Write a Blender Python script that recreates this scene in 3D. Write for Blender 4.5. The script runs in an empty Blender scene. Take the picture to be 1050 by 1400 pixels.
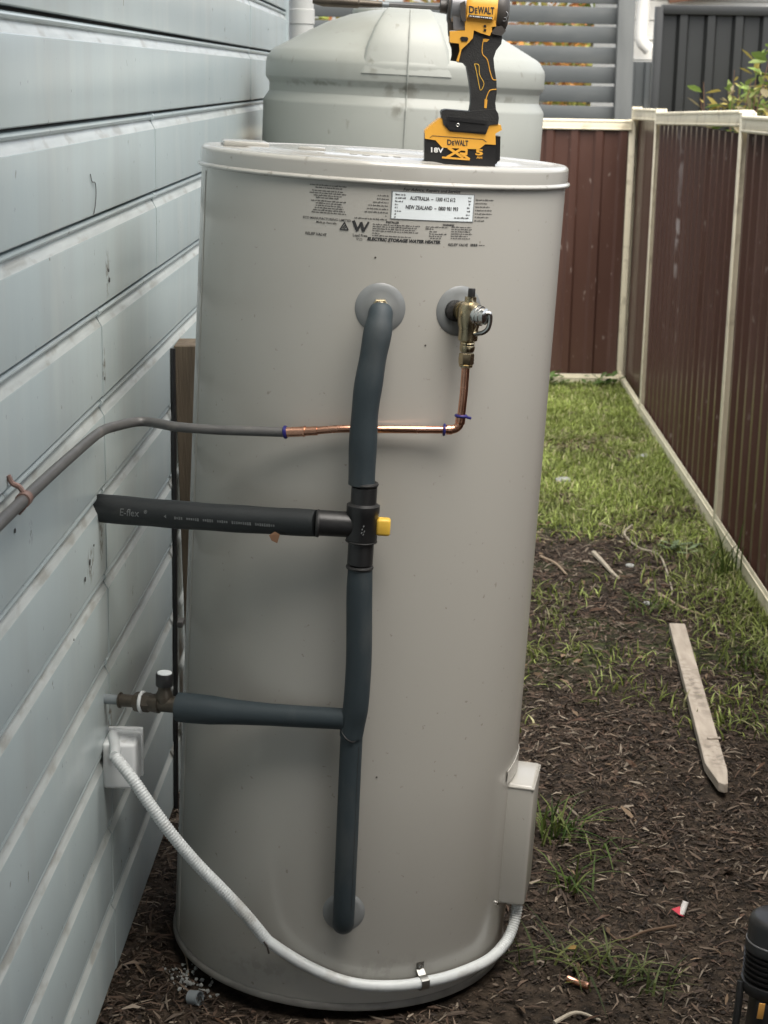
import bpy, bmesh, math, random
import numpy as np
from mathutils import Vector, Matrix, noise as mnoise

S = bpy.context.scene
COL = S.collection
rad = math.radians
rng = np.random.default_rng(11)
random.seed(5)

# ------------------------------------------------------------------ camera
cd = bpy.data.cameras.new("camera")
cam = bpy.data.objects.new("camera", cd)
COL.objects.link(cam)
FOC, PITCH, ROLL, CH = 2371.0, 0.245516, 0.0192765, 1.5221
f_ = Vector((0, math.cos(PITCH), -math.sin(PITCH)))
u0 = Vector((0, math.sin(PITCH), math.cos(PITCH)))
r0 = Vector((1, 0, 0))
r_ = math.cos(ROLL) * r0 + math.sin(ROLL) * u0
u_ = -math.sin(ROLL) * r0 + math.cos(ROLL) * u0
M = Matrix((r_, u_, -f_)).transposed().to_4x4()
M.translation = Vector((0, 0, CH))
cam.matrix_world = M
cd.sensor_fit = 'VERTICAL'
cd.sensor_height = 36.0
cd.lens = 36.0 * FOC / 1400.0
cd.clip_start, cd.clip_end = 0.05, 500
cd.dof.use_dof = True
cd.dof.focus_distance = 2.75
cd.dof.aperture_fstop = 13.0
S.camera = cam

# ------------------------------------------------------------------ light
SUN_EL, SUN_AZ = rad(66), rad(160)        # azimuth from +y (away from camera) towards +x
w = bpy.data.worlds.new("World")
S.world = w
w.use_nodes = True
nt = w.node_tree
bg = nt.nodes["Background"]
sk = nt.nodes.new("ShaderNodeTexSky")
sk.sky_type = 'NISHITA'
sk.sun_disc = False
sk.sun_elevation = SUN_EL
sk.sun_rotation = SUN_AZ
sk.air_density, sk.dust_density, sk.ozone_density = 1.0, 3.0, 0.6
hs = nt.nodes.new("ShaderNodeHueSaturation")      # thin overcast: paler than a clear sky
hs.inputs["Saturation"].default_value = 0.35
nt.links.new(sk.outputs[0], hs.inputs["Color"])
nt.links.new(hs.outputs[0], bg.inputs[0])
bg.inputs[1].default_value = 0.11
sl = bpy.data.lights.new("sun", 'SUN')
sun = bpy.data.objects.new("sun", sl)
COL.objects.link(sun)
sl.energy = 2.0
sl.angle = rad(75)
sl.color = (1.0, 0.93, 0.82)
sd = Vector((math.sin(SUN_AZ) * math.cos(SUN_EL), math.cos(SUN_AZ) * math.cos(SUN_EL), math.sin(SUN_EL)))
sun.rotation_euler = sd.to_track_quat('Z', 'Y').to_euler()
sun.location = sd * 20
S.view_settings.view_transform = 'Standard'
S.view_settings.look = 'None'
S.view_settings.gamma = 1
S.view_settings.use_curve_mapping = False
S.view_settings.exposure = 1.68

# ------------------------------------------------------------------ materials
MATS = {}
def mat(name, c, c2=None, scale=8.0, rough=0.5, metal=0.0, bump=0.0, bscale=60.0, contrast=0.5, stretch=(1, 1, 1),
        spec=0.5, coat=0.0, detail=5.0, rvar=0.0, sub=0.0):
    if name in MATS:
        return MATS[name]
    m = bpy.data.materials.new(name)
    m.use_nodes = True
    n = m.node_tree
    b = n.nodes["Principled BSDF"]
    b.inputs["Roughness"].default_value = rough
    b.inputs["Metallic"].default_value = metal
    b.inputs["Specular IOR Level"].default_value = spec
    if coat:
        b.inputs["Coat Weight"].default_value = coat
        b.inputs["Coat Roughness"].default_value = 0.15
    tc = n.nodes.new("ShaderNodeTexCoord")
    mp = n.nodes.new("ShaderNodeMapping")
    mp.inputs["Scale"].default_value = stretch
    n.links.new(tc.outputs["Object"], mp.inputs[0])
    if c2 is None:
        c2 = tuple(x * 0.86 for x in c)
    nz = n.nodes.new("ShaderNodeTexNoise")
    nz.inputs["Scale"].default_value = scale
    nz.inputs["Detail"].default_value = detail
    n.links.new(mp.outputs[0], nz.inputs[0])
    rp = n.nodes.new("ShaderNodeValToRGB")
    rp.color_ramp.elements[0].position = 0.5 - 0.5 * (1 - contrast)
    rp.color_ramp.elements[1].position = 0.5 + 0.5 * (1 - contrast)
    rp.color_ramp.elements[0].color = (*c2, 1)
    rp.color_ramp.elements[1].color = (*c, 1)
    n.links.new(nz.outputs[0], rp.inputs[0])
    n.links.new(rp.outputs[0], b.inputs["Base Color"])
    if rvar:
        mr = n.nodes.new("ShaderNodeMapRange")
        mr.inputs[3].default_value = rough - rvar
        mr.inputs[4].default_value = rough + rvar
        n.links.new(nz.outputs[0], mr.inputs[0])
        n.links.new(mr.outputs[0], b.inputs["Roughness"])
    if bump:
        nb = n.nodes.new("ShaderNodeTexNoise")
        nb.inputs["Scale"].default_value = bscale
        nb.inputs["Detail"].default_value = 4
        n.links.new(mp.outputs[0], nb.inputs[0])
        bp = n.nodes.new("ShaderNodeBump")
        bp.inputs["Strength"].default_value = bump
        bp.inputs["Distance"].default_value = 0.004
        n.links.new(nb.outputs[0], bp.inputs["Height"])
        n.links.new(bp.outputs[0], b.inputs["Normal"])
    MATS[name] = m
    return m

def add_stains(m, spots, col, amount=0.8, nscale=45.0):
    """worn / dirty patches with a shape of their own: spots = (x, y, z, rx, ry, rz) in world space"""
    n = m.node_tree
    b = n.nodes["Principled BSDF"]
    src = b.inputs["Base Color"].links[0].from_socket
    geo = n.nodes.new("ShaderNodeNewGeometry")
    nz = n.nodes.new("ShaderNodeTexNoise")
    nz.inputs["Scale"].default_value = nscale
    nz.inputs["Detail"].default_value = 6
    n.links.new(geo.outputs["Position"], nz.inputs[0])
    tot = None
    for (x, y, z, rx, ry, rz) in spots:
        mp = n.nodes.new("ShaderNodeMapping")
        mp.vector_type = 'TEXTURE'
        mp.inputs["Location"].default_value = (x, y, z)
        mp.inputs["Scale"].default_value = (rx, ry, rz)
        n.links.new(geo.outputs["Position"], mp.inputs[0])
        ln = n.nodes.new("ShaderNodeVectorMath")
        ln.operation = 'LENGTH'
        n.links.new(mp.outputs[0], ln.inputs[0])
        r = n.nodes.new("ShaderNodeMapRange")
        r.inputs[1].default_value = 0.2
        r.inputs[2].default_value = 1.0
        r.inputs[3].default_value = 1.0
        r.inputs[4].default_value = 0.0
        n.links.new(ln.outputs["Value"], r.inputs[0])
        if tot is None:
            tot = r.outputs[0]
        else:
            mx = n.nodes.new("ShaderNodeMath")
            mx.operation = 'MAXIMUM'
            n.links.new(tot, mx.inputs[0])
            n.links.new(r.outputs[0], mx.inputs[1])
            tot = mx.outputs[0]
    r2 = n.nodes.new("ShaderNodeMapRange")
    r2.inputs[1].default_value = 0.46
    r2.inputs[2].default_value = 0.58
    n.links.new(nz.outputs[0], r2.inputs[0])
    mu = n.nodes.new("ShaderNodeMath")
    mu.operation = 'MULTIPLY'
    n.links.new(tot, mu.inputs[0])
    n.links.new(r2.outputs[0], mu.inputs[1])
    mu2 = n.nodes.new("ShaderNodeMath")
    mu2.operation = 'MULTIPLY'
    mu2.inputs[1].default_value = amount
    n.links.new(mu.outputs[0], mu2.inputs[0])
    mix = n.nodes.new("ShaderNodeMix")
    mix.data_type = 'RGBA'
    n.links.new(mu2.outputs[0], mix.inputs[0])
    n.links.new(src, mix.inputs[6])
    mix.inputs[7].default_value = (*col, 1)
    n.links.new(mix.outputs[2], b.inputs["Base Color"])

def add_grime(m, col, scale, stretch, lo, hi, amount, detail=8.0, seed=0.0):
    """dust, drip streaks and specks laid over a paint"""
    n = m.node_tree
    b = n.nodes["Principled BSDF"]
    src = b.inputs["Base Color"].links[0].from_socket
    geo = n.nodes.new("ShaderNodeNewGeometry")
    mp = n.nodes.new("ShaderNodeMapping")
    mp.inputs["Scale"].default_value = stretch
    mp.inputs["Location"].default_value = (seed, seed * .7, seed * 1.3)
    n.links.new(geo.outputs["Position"], mp.inputs[0])
    nz = n.nodes.new("ShaderNodeTexNoise")
    nz.inputs["Scale"].default_value = scale
    nz.inputs["Detail"].default_value = detail
    n.links.new(mp.outputs[0], nz.inputs[0])
    r = n.nodes.new("ShaderNodeMapRange")
    r.inputs[1].default_value, r.inputs[2].default_value = lo, hi
    r.inputs[3].default_value, r.inputs[4].default_value = 0.0, amount
    n.links.new(nz.outputs[0], r.inputs[0])
    mix = n.nodes.new("ShaderNodeMix")
    mix.data_type = 'RGBA'
    n.links.new(r.outputs[0], mix.inputs[0])
    n.links.new(src, mix.inputs[6])
    mix.inputs[7].default_value = (*col, 1)
    n.links.new(mix.outputs[2], b.inputs["Base Color"])

def attr_mat(name, rough=0.7, trans=0.0, spec=0.3):
    m = bpy.data.materials.new(name)
    m.use_nodes = True
    n = m.node_tree
    b = n.nodes["Principled BSDF"]
    b.inputs["Roughness"].default_value = rough
    b.inputs["Specular IOR Level"].default_value = spec
    a = n.nodes.new("ShaderNodeAttribute")
    a.attribute_name = "tint"
    n.links.new(a.outputs["Color"], b.inputs["Base Color"])
    if trans:
        t = n.nodes.new("ShaderNodeBsdfTranslucent")
        n.links.new(a.outputs["Color"], t.inputs[0])
        mx = n.nodes.new("ShaderNodeMixShader")
        mx.inputs[0].default_value = trans
        n.links.new(b.outputs[0], mx.inputs[1])
        n.links.new(t.outputs[0], mx.inputs[2])
        n.links.new(mx.outputs[0], n.nodes["Material Output"].inputs[0])
    return m

# ------------------------------------------------------------------ object helpers
def thing(name, label, cat, loc=(0, 0, 0), group=None):
    o = bpy.data.objects.new(name, None)
    o.empty_display_size = 0.05
    COL.objects.link(o)
    o.location = loc
    o["label"], o["category"] = label, cat
    if group:
        o["group"] = group
    return o

def wloc(o):
    v = Vector((0, 0, 0))
    while o:
        v += o.location
        o = o.parent
    return v

class MB:
    """collects geometry in world coordinates"""
    def __init__(s):
        s.v, s.f, s.mi = [], [], []
    def add(s, V, F, mi=0):
        k = len(s.v)
        s.v += [tuple(p) for p in V]
        s.f += [tuple(i + k for i in q) for q in F]
        s.mi += [mi] * len(F)
        return s
    def box(s, c, size, R=None, bev=0.0, seg=2, mi=0):
        bm = bmesh.new()
        bmesh.ops.create_cube(bm, size=1.0)
        for q in bm.verts:
            q.co = Vector((q.co.x * size[0], q.co.y * size[1], q.co.z * size[2]))
        if bev:
            bmesh.ops.bevel(bm, geom=bm.edges[:], offset=bev, segments=seg, affect='EDGES', profile=0.5)
        return s.bm(bm, c, R, mi)
    def bm(s, bm, c=(0, 0, 0), R=None, mi=0):
        bm.verts.index_update()
        c = Vector(c)
        V = [((R @ q.co) if R else q.co) + c for q in bm.verts]
        F = [[q.index for q in f.verts] for f in bm.faces]
        bm.free()
        return s.add(V, F, mi)
    def tube(s, path, r, n=16, caps=True, mi=0, close=False):
        P = [Vector(p) for p in path]
        m = len(P)
        rr = [float(q) for q in r] if hasattr(r, '__len__') else [r] * m
        T = []
        for i in range(m):
            a, b = P[max(i - 1, 0)], P[min(i + 1, m - 1)]
            if close:
                a, b = P[i - 1], P[(i + 1) % m]
            T.append((b - a).normalized())
        up = Vector((0, 0, 1)) if abs(T[0].z) < 0.9 else Vector((0, 1, 0))
        N = (up - T[0] * up.dot(T[0])).normalized()
        V, F = [], []
        for i in range(m):
            if i:
                N = (N - T[i] * N.dot(T[i])).normalized()
            B = T[i].cross(N)
            for k in range(n):
                t = 2 * math.pi * k / n
                V.append(P[i] + rr[i] * (math.cos(t) * N + math.sin(t) * B))
        for i in range(m - 1 + (1 if close else 0)):
            j = (i + 1) % m
            for k in range(n):
                l = (k + 1) % n
                F.append((i * n + k, i * n + l, j * n + l, j * n + k))
        if caps and not close:
            F.append(tuple(range(n))[::-1])
            F.append(tuple(range((m - 1) * n, m * n)))
        return s.add(V, F, mi)
    def lathe(s, prof, c=(0, 0, 0), axis=(0, 0, 1), n=48, mi=0, caps=True, sq=None):
        A = Vector(axis).normalized()
        X = Vector((1, 0, 0)) if abs(A.x) < 0.9 else Vector((0, 1, 0))
        X = (X - A * X.dot(A)).normalized()
        Y = A.cross(X)
        c = Vector(c)
        V, F = [], []
        m = len(prof)
        for (r, z) in prof:
            for k in range(n):
                t = 2 * math.pi * k / n
                V.append(c + A * z + max(r, 1e-5) * (math.cos(t) * X + math.sin(t) * Y))
        for i in range(m - 1):
            for k in range(n):
                l = (k + 1) % n
                F.append((i * n + k, i * n + l, (i + 1) * n + l, (i + 1) * n + k))
        if caps:
            F.append(tuple(range(n))[::-1])
            F.append(tuple(range((m - 1) * n, m * n)))
        return s.add(V, F, mi)
    def prism(s, pts, y0, y1, fn, bev=0.0, seg=2, mi=0):
        """2-D outline extruded between depths y0..y1; fn maps (x, y_depth, z) -> world"""
        bm = bmesh.new()
        vs = [bm.verts.new((x, y0, z)) for x, z in pts]
        fc = bm.faces.new(vs)
        ex = bmesh.ops.extrude_face_region(bm, geom=[fc])
        for g in ex['geom']:
            if isinstance(g, bmesh.types.BMVert):
                g.co.y = y1
        bmesh.ops.recalc_face_normals(bm, faces=bm.faces[:])
        if bev:
            ed = [e for e in bm.edges if abs(e.verts[0].co.y - e.verts[1].co.y) < 1e-6]
            bmesh.ops.bevel(bm, geom=ed, offset=bev, segments=seg, affect='EDGES', profile=0.5, clamp_overlap=True)
        bmesh.ops.triangulate(bm, faces=[f for f in bm.faces if len(f.verts) > 4])
        bm.verts.index_update()
        V = [fn(q.co.x, q.co.y, q.co.z) for q in bm.verts]
        F = [[q.index for q in f.verts] for f in bm.faces]
        bm.free()
        return s.add(V, F, mi)
    def build(s, name, mats, parent=None, smooth=35, **props):
        return mesh_obj(name, s.v, s.f, mats, parent, smooth, s.mi, **props)

def mesh_obj(name, V, F, mats, parent=None, smooth=35, mi=None, **props):
    me = bpy.data.meshes.new(name)
    off = wloc(parent) if parent else Vector((0, 0, 0))
    own = None
    if parent is None and 'base' in props:
        own = Vector(props.pop('base'))
        off = own
    me.from_pydata([(p[0] - off.x, p[1] - off.y, p[2] - off.z) for p in V], [], F)
    ml = mats if isinstance(mats, (list, tuple)) else [mats]
    for m in ml:
        me.materials.append(m)
    if mi and len(ml) > 1:
        me.polygons.foreach_set("material_index", mi)
    bm = bmesh.new()
    bm.from_mesh(me)
    if len(bm.faces) < 60000:
        bmesh.ops.recalc_face_normals(bm, faces=bm.faces[:])
    bm.to_mesh(me)
    bm.free()
    if smooth:
        me.polygons.foreach_set("use_smooth", [True] * len(me.polygons))
        me.set_sharp_from_angle(angle=rad(smooth))
    me.update()
    o = bpy.data.objects.new(name, me)
    COL.objects.link(o)
    if parent:
        o.parent = parent
    if own is not None:
        o.location = own
    for k, v in props.items():
        o[k] = v
    return o

def tag(o, label, cat, group=None):
    o["label"], o["category"] = label, cat
    if group:
        o["group"] = group
    return o

def curve_pts(pts, n=8):
    """Catmull-Rom through the points"""
    P = [Vector(p) for p in pts]
    P = [2 * P[0] - P[1]] + P + [2 * P[-1] - P[-2]]
    out = []
    for i in range(1, len(P) - 2):
        for k in range(n):
            t = k / n
            a, b, c, d = P[i - 1], P[i], P[i + 1], P[i + 2]
            out.append(0.5 * ((2 * b) + (c - a) * t + (2 * a - 5 * b + 4 * c - d) * t * t + (3 * b - a - 3 * c + d) * t ** 3))
    out.append(P[-2])
    return out

def text_geo(txt, size, bold=0.0, shear=0.0, space=1.0, align='CENTER', xs=1.0):
    cu = bpy.data.curves.new("lettering", 'FONT')
    cu.body = txt
    cu.size = size
    cu.offset = bold
    cu.shear = shear
    cu.space_character = space
    cu.align_x = align
    cu.align_y = 'CENTER'
    cu.resolution_u = 2
    o = bpy.data.objects.new("lettering", cu)
    COL.objects.link(o)
    dg = bpy.context.evaluated_depsgraph_get()
    me = bpy.data.meshes.new_from_object(o.evaluated_get(dg))
    V = [(q.co.x * xs, q.co.y) for q in me.vertices]
    F = [tuple(p.vertices) for p in me.polygons]
    bpy.data.objects.remove(o)
    bpy.data.curves.remove(cu)
    bpy.data.meshes.remove(me)
    return V, F

# ------------------------------------------------------------------ frames of reference
WD = Vector((math.sin(0.021907), math.cos(0.021907), 0))      # along the house wall, away from the camera
WN = Vector((WD.y, -WD.x, 0))                                 # out of the wall
WC = -0.514
def W(s, n, z):
    return WD * s + WN * (WC + n) + Vector((0, 0, z))

HR, HH = 0.3013, 1.40
HC = Vector((-0.06826, 2.9247, 0.0))
HA = Vector((0.042024, 0.004818, 1)).normalized()
HU = Vector((0, 1, 0)).cross(HA).normalized()
HV = HA.cross(HU)
def H(x, y, z):
    return HC + HU * x + HV * y + HA * z
def HP(phi, r, z):
    t = rad(phi)
    return H(r * math.sin(t), -r * math.cos(t), z)
HROT = Matrix((HU, HV, HA)).transposed()

# ------------------------------------------------------------------ material palette
m_wall = mat("board_paint", (0.42, 0.482, 0.486), (0.39, 0.452, 0.458), scale=5, rough=0.24, bump=0.06, bscale=25, stretch=(1, 1, 0.5), contrast=0.3)
m_cham = mat("board_paint_dusty", (0.50, 0.53, 0.515), (0.33, 0.36, 0.35), scale=22, rough=0.4, contrast=0.45, stretch=(1, 0.35, 2.5), bump=0.15, bscale=80)
m_heater = mat("heater_enamel", (0.405, 0.393, 0.357), (0.395, 0.383, 0.347), scale=3, rough=0.24, bump=0.010, bscale=3.0, coat=0.12)
m_lid = mat("lid_enamel", (0.385, 0.375, 0.342), (0.36, 0.35, 0.32), scale=9, rough=0.2, coat=0.3, contrast=0.35)
m_collar = mat("grey_plastic_collar", (0.205, 0.215, 0.215), (0.185, 0.195, 0.195), scale=20, rough=0.3)
m_print = mat("black_print", (0.02, 0.02, 0.022), (0.03, 0.03, 0.03), rough=0.6)
m_label = mat("white_label", (0.74, 0.79, 0.80), (0.71, 0.76, 0.77), rough=0.35)
m_ins = mat("foam_insulation", (0.030, 0.043, 0.050), (0.021, 0.032, 0.038), scale=14, rough=0.62, bump=0.10, bscale=160, contrast=0.3)
m_eflex = mat("black_foam", (0.014, 0.017, 0.018), (0.009, 0.011, 0.012), scale=25, rough=0.55, bump=0.12, bscale=140)
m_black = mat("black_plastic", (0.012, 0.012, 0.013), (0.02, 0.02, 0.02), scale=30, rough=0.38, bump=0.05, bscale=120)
m_rubber = mat("black_rubber", (0.022, 0.0215, 0.021), (0.014, 0.014, 0.014), scale=60, rough=0.5, bump=0.2, bscale=420)
m_yellow = mat("yellow_plastic", (0.72, 0.37, 0.055), (0.66, 0.33, 0.045), scale=30, rough=0.38)
m_knob = mat("yellow_knob", (0.72, 0.46, 0.06), (0.64, 0.38, 0.05), scale=60, rough=0.45)
m_grey = mat("cast_grey", (0.30, 0.30, 0.31), (0.24, 0.24, 0.25), scale=40, rough=0.35, metal=0.6)
m_dkgrey = mat("dark_grey_plastic", (0.055, 0.048, 0.042), (0.045, 0.04, 0.036), scale=40, rough=0.45)
m_copper = mat("copper", (0.82, 0.47, 0.33), (0.62, 0.31, 0.20), scale=35, rough=0.26, metal=1, contrast=0.25, rvar=0.08)
m_brass = mat("brass", (0.52, 0.44, 0.29), (0.36, 0.30, 0.19), scale=50, rough=0.28, metal=1, contrast=0.3, rvar=0.1)
m_chrome = mat("bright_steel", (0.62, 0.61, 0.58), (0.5, 0.49, 0.46), scale=50, rough=0.2, metal=1)
m_steel = mat("galvanised_steel", (0.42, 0.42, 0.40), (0.30, 0.30, 0.28), scale=80, rough=0.35, metal=1)
m_blue = mat("blue_press_ring", (0.02, 0.018, 0.16), (0.015, 0.012, 0.10), rough=0.4)
m_gpipe = mat("weathered_copper_pipe", (0.145, 0.142, 0.138), (0.095, 0.093, 0.09), scale=30, rough=0.45, metal=0.35, contrast=0.3)
m_clip = mat("old_copper_clip", (0.30, 0.20, 0.165), (0.20, 0.12, 0.10), scale=60, rough=0.5, metal=0.4)
m_white = mat("white_conduit_plastic", (0.62, 0.65, 0.65), (0.50, 0.525, 0.525), scale=28, rough=0.4, contrast=0.2)
m_box = mat("white_box_plastic", (0.74, 0.76, 0.76), (0.68, 0.70, 0.70), scale=20, rough=0.35)
m_bronze = mat("dark_bronze_fitting", (0.10, 0.085, 0.065), (0.06, 0.052, 0.042), scale=60, rough=0.45, metal=0.6)
m_pvc = mat("grey_pvc", (0.22, 0.25, 0.26), (0.18, 0.20, 0.21), rough=0.4)
m_tank = mat("tank_poly", (0.305, 0.315, 0.285), (0.262, 0.272, 0.246), scale=4, rough=0.42, bump=0.05, bscale=40, contrast=0.3)
m_brown = mat("brown_sheet_steel", (0.082, 0.041, 0.031), (0.068, 0.034, 0.026), scale=3, rough=0.32, contrast=0.25, bump=0.03, bscale=8)
m_cream = mat("cream_rail_steel", (0.80, 0.735, 0.57), (0.72, 0.66, 0.50), scale=6, rough=0.42, contrast=0.3)
m_slat = mat("blue_grey_slat_paint", (0.078, 0.086, 0.087), (0.066, 0.073, 0.074), scale=5, rough=0.5, contrast=0.3)
m_postw = mat("weathered_grey_post", (0.125, 0.132, 0.128), (0.085, 0.09, 0.088), scale=14, rough=0.65, stretch=(1, 1, 0.2), contrast=0.5)
m_char = mat("charcoal_sheet_steel", (0.024, 0.0255, 0.0245), (0.020, 0.021, 0.0205), scale=3, rough=0.4)
m_wood = mat("old_timber", (0.17, 0.132, 0.09), (0.06, 0.045, 0.03), scale=16, rough=0.8, stretch=(3.5, 3.5, 0.25), bump=0.5, bscale=60, contrast=0.35)
m_stake = mat("weathered_stake", (0.50, 0.44, 0.37), (0.26, 0.22, 0.18), scale=26, rough=0.85, bump=0.4, bscale=70, stretch=(2.0, 0.35, 2.0), contrast=0.35)
m_house = mat("white_weatherboard", (0.78, 0.76, 0.70), (0.72, 0.70, 0.64), rough=0.5)
m_soffit = mat("soffit_paint", (0.55, 0.55, 0.52), rough=0.6)
m_dark = mat("dark_backing", (0.05, 0.05, 0.05), rough=0.9)
m_rust = mat("brown_timber_trim", (0.20, 0.10, 0.06), (0.14, 0.07, 0.04), rough=0.6)
m_orange = mat("orange_sticker", (0.75, 0.40, 0.10), (0.68, 0.34, 0.08), rough=0.5)
m_red = mat("red_print", (0.55, 0.03, 0.06), rough=0.45)
m_paper = mat("white_paper", (0.78, 0.77, 0.75), (0.70, 0.69, 0.67), rough=0.5)
m_plaster = mat("white_crumbs", (0.38, 0.39, 0.37), (0.24, 0.25, 0.24), scale=90, rough=0.9, bump=0.6, bscale=150)
m_ptext = mat("pale_pipe_print", (0.22, 0.23, 0.23), (0.09, 0.095, 0.095), scale=150, rough=0.6)
m_wtext = mat("white_print", (0.72, 0.72, 0.70), rough=0.5)
m_attr = attr_mat("leaf_litter_tint", rough=0.75)
m_leaf = attr_mat("leaf_tint", rough=0.55, trans=0.3)

zl = [1.597 - 0.1452 * k for k in range(-7, 12)]
add_stains(m_wall, [(*W(2.79, 0, 1.205), .02, .022, .05), (*W(2.60, 0, .775), .02, .035, .035), (*W(2.69, 0, .80), .02, .02, .06),
                    (*W(2.74, 0, 1.06), .02, .015, .045), (*W(2.2, 0, .93), .02, .015, .02), (*W(2.73, 0, .47), .02, .02, .05)],
           (0.10, 0.075, 0.055), 0.9, 70)
add_stains(m_heater, [(0.02, 2.6, 0.07, .12, .2, .03), (-.2, 2.65, 0.06, .1, .2, .03)], (0.30, 0.29, 0.26), 0.6, 60)
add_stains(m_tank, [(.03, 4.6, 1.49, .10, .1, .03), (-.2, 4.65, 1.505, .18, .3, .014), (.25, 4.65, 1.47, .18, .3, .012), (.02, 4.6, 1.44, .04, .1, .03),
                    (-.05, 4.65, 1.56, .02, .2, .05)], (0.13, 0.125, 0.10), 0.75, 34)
add_stains(m_stake, [(.775, 3.75, .02, .04, .15, .05), (.80, 4.2, .02, .03, .3, .05)], (0.10, 0.085, 0.07), 0.55, 60)
add_stains(m_brown, [(1.2, 7.35, 1.25, .05, .10, .26), (1.205, 7.75, 1.30, .05, .05, .15), (1.2, 7.3, .9, .05, .03, .25)], (0.42, 0.38, 0.37), 0.75, 16)

add_grime(m_wall, (0.30, 0.29, 0.25), 6, (1, 1, .12), .50, .70, .22)
add_grime(m_wall, (0.58, 0.60, 0.57), 9, (1, 1, .3), .55, .75, .22, seed=3)
add_grime(m_wall, (0.12, 0.10, 0.08), 70, (1, 1, .6), .71, .76, .7, 3, 5)
add_grime(m_cham, (0.22, 0.21, 0.18), 30, (1, .4, 1), .54, .66, .55, seed=2)
add_grime(m_heater, (0.42, 0.41, 0.38), 5, (1, 1, .18), .52, .70, .18)
add_grime(m_heater, (0.22, 0.20, 0.17), 90, (1, 1, 1), .70, .75, .6, 3, 2)
add_grime(m_lid, (0.20, 0.19, 0.16), 60, (1, 1, 1), .64, .72, .7, 4, 4)
add_grime(m_tank, (0.19, 0.19, 0.155), 5, (1, 1, .25), .52, .72, .55)
add_grime(m_tank, (0.16, 0.15, 0.12), 55, (1, 1, .5), .66, .76, .55, 4, 7)
add_grime(m_brown, (0.13, 0.08, 0.068), 4, (1, 1, .15), .52, .72, .5)
add_grime(m_brown, (0.30, 0.25, 0.22), 60, (1, 1, .3), .67, .74, .6, 4, 3)
add_grime(m_cream, (0.36, 0.31, 0.22), 16, (1, 1, 1), .55, .70, .5)
add_grime(m_slat, (0.12, 0.125, 0.12), 9, (.3, 1, 1), .52, .70, .5)
add_grime(m_white, (0.36, 0.35, 0.32), 24, (1, 1, 1), .54, .68, .55)
add_grime(m_ins, (0.075, 0.08, 0.078), 20, (1, 1, .4), .55, .72, .4)
add_grime(m_eflex, (0.05, 0.048, 0.044), 26, (.4, 1, 1), .56, .70, .5)
add_grime(m_gpipe, (0.20, 0.185, 0.17), 40, (1, .4, 1), .56, .66, .6)
add_grime(m_box, (0.42, 0.41, 0.38), 40, (1, 1, .6), .58, .68, .5)

# ------------------------------------------------------------------ ground
def gnoise(x, y):
    return (mnoise.noise(Vector((x * 2.1, y * 2.1, 0.3))) * 0.010 + mnoise.noise(Vector((x * 7, y * 7, 4.1))) * 0.007
            + mnoise.noise(Vector((x * 22, y * 22, 8.1))) * 0.005)
def gz(x, y):
    k = min(1.0, max(0.0, (math.hypot(x - HC.x, y - HC.y) - 0.29) / 0.12))
    z = gnoise(x, y) * (0.35 + 0.65 * k) - 0.010
    e = max(abs(x - 0.4) - 3, abs(y - 5.5) - 5, 0)
    return z * max(0, 1 - e / 2) - 0.012 * (1 - k)
xs = [-200, -60, -20, -8, -4, -2] + list(np.arange(-1.2, 1.5, 0.022)) + [2, 3, 4, 8, 20, 60, 200]
ys = [-200, -60, -20, -8, -2, 0.5, 1.4] + list(np.arange(2.0, 9.3, 0.025)) + [10, 11, 12, 15, 25, 60, 200]
V = [(x, y, gz(x, y)) for y in ys for x in xs]
nx = len(xs)
F = [(j * nx + i, j * nx + i + 1, (j + 1) * nx + i + 1, (j + 1) * nx + i) for j in range(len(ys) - 1) for i in range(nx - 1)]
mg = bpy.data.materials.new("soil")
mg.use_nodes = True
n = mg.node_tree
b = n.nodes["Principled BSDF"]
b.inputs["Roughness"].default_value = 0.9
b.inputs["Specular IOR Level"].default_value = 0.25
tc = n.nodes.new("ShaderNodeTexCoord")
def nnoise(scale, det=6):
    q = n.nodes.new("ShaderNodeTexNoise")
    q.inputs["Scale"].default_value = scale
    q.inputs["Detail"].default_value = det
    n.links.new(tc.outputs["Object"], q.inputs[0])
    return q
def nramp(src, stops):
    q = n.nodes.new("ShaderNodeValToRGB")
    e = q.color_ramp.elements
    while len(e) < len(stops):
        e.new(0.5)
    for k, (p, c) in enumerate(stops):
        e[k].position = p
        e[k].color = (*c, 1)
    n.links.new(src, q.inputs[0])
    return q
soil = nramp(nnoise(38).outputs[0], [(0.3, (0.008, 0.006, 0.004)), (0.5, (0.024, 0.017, 0.011)), (0.72, (0.060, 0.044, 0.031))])
moss = nramp(nnoise(60).outputs[0], [(0.3, (0.012, 0.016, 0.006)), (0.7, (0.05, 0.06, 0.022))])
sx = n.nodes.new("ShaderNodeSeparateXYZ")           # mossy soil only where the lawn thins out
n.links.new(tc.outputs["Object"], sx.inputs[0])
mr_ = n.nodes.new("ShaderNodeMapRange")
mr_.inputs[1].default_value, mr_.inputs[2].default_value = 3.6, 4.6
n.links.new(sx.outputs[1], mr_.inputs[0])
pm = n.nodes.new("ShaderNodeMath")
pm.operation = 'MULTIPLY'
n.links.new(nramp(nnoise(1.9, 4).outputs[0], [(0.50, (0, 0, 0)), (0.60, (1, 1, 1))]).outputs[0], pm.inputs[0])
n.links.new(mr_.outputs[0], pm.inputs[1])
patch = pm
mx = n.nodes.new("ShaderNodeMix")
mx.data_type = 'RGBA'
n.links.new(patch.outputs[0], mx.inputs[0])
n.links.new(soil.outputs[0], mx.inputs[6])
n.links.new(moss.outputs[0], mx.inputs[7])
n.links.new(mx.outputs[2], b.inputs["Base Color"])
bp = n.nodes.new("ShaderNodeBump")
bp.inputs["Strength"].default_value = 0.7
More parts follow.
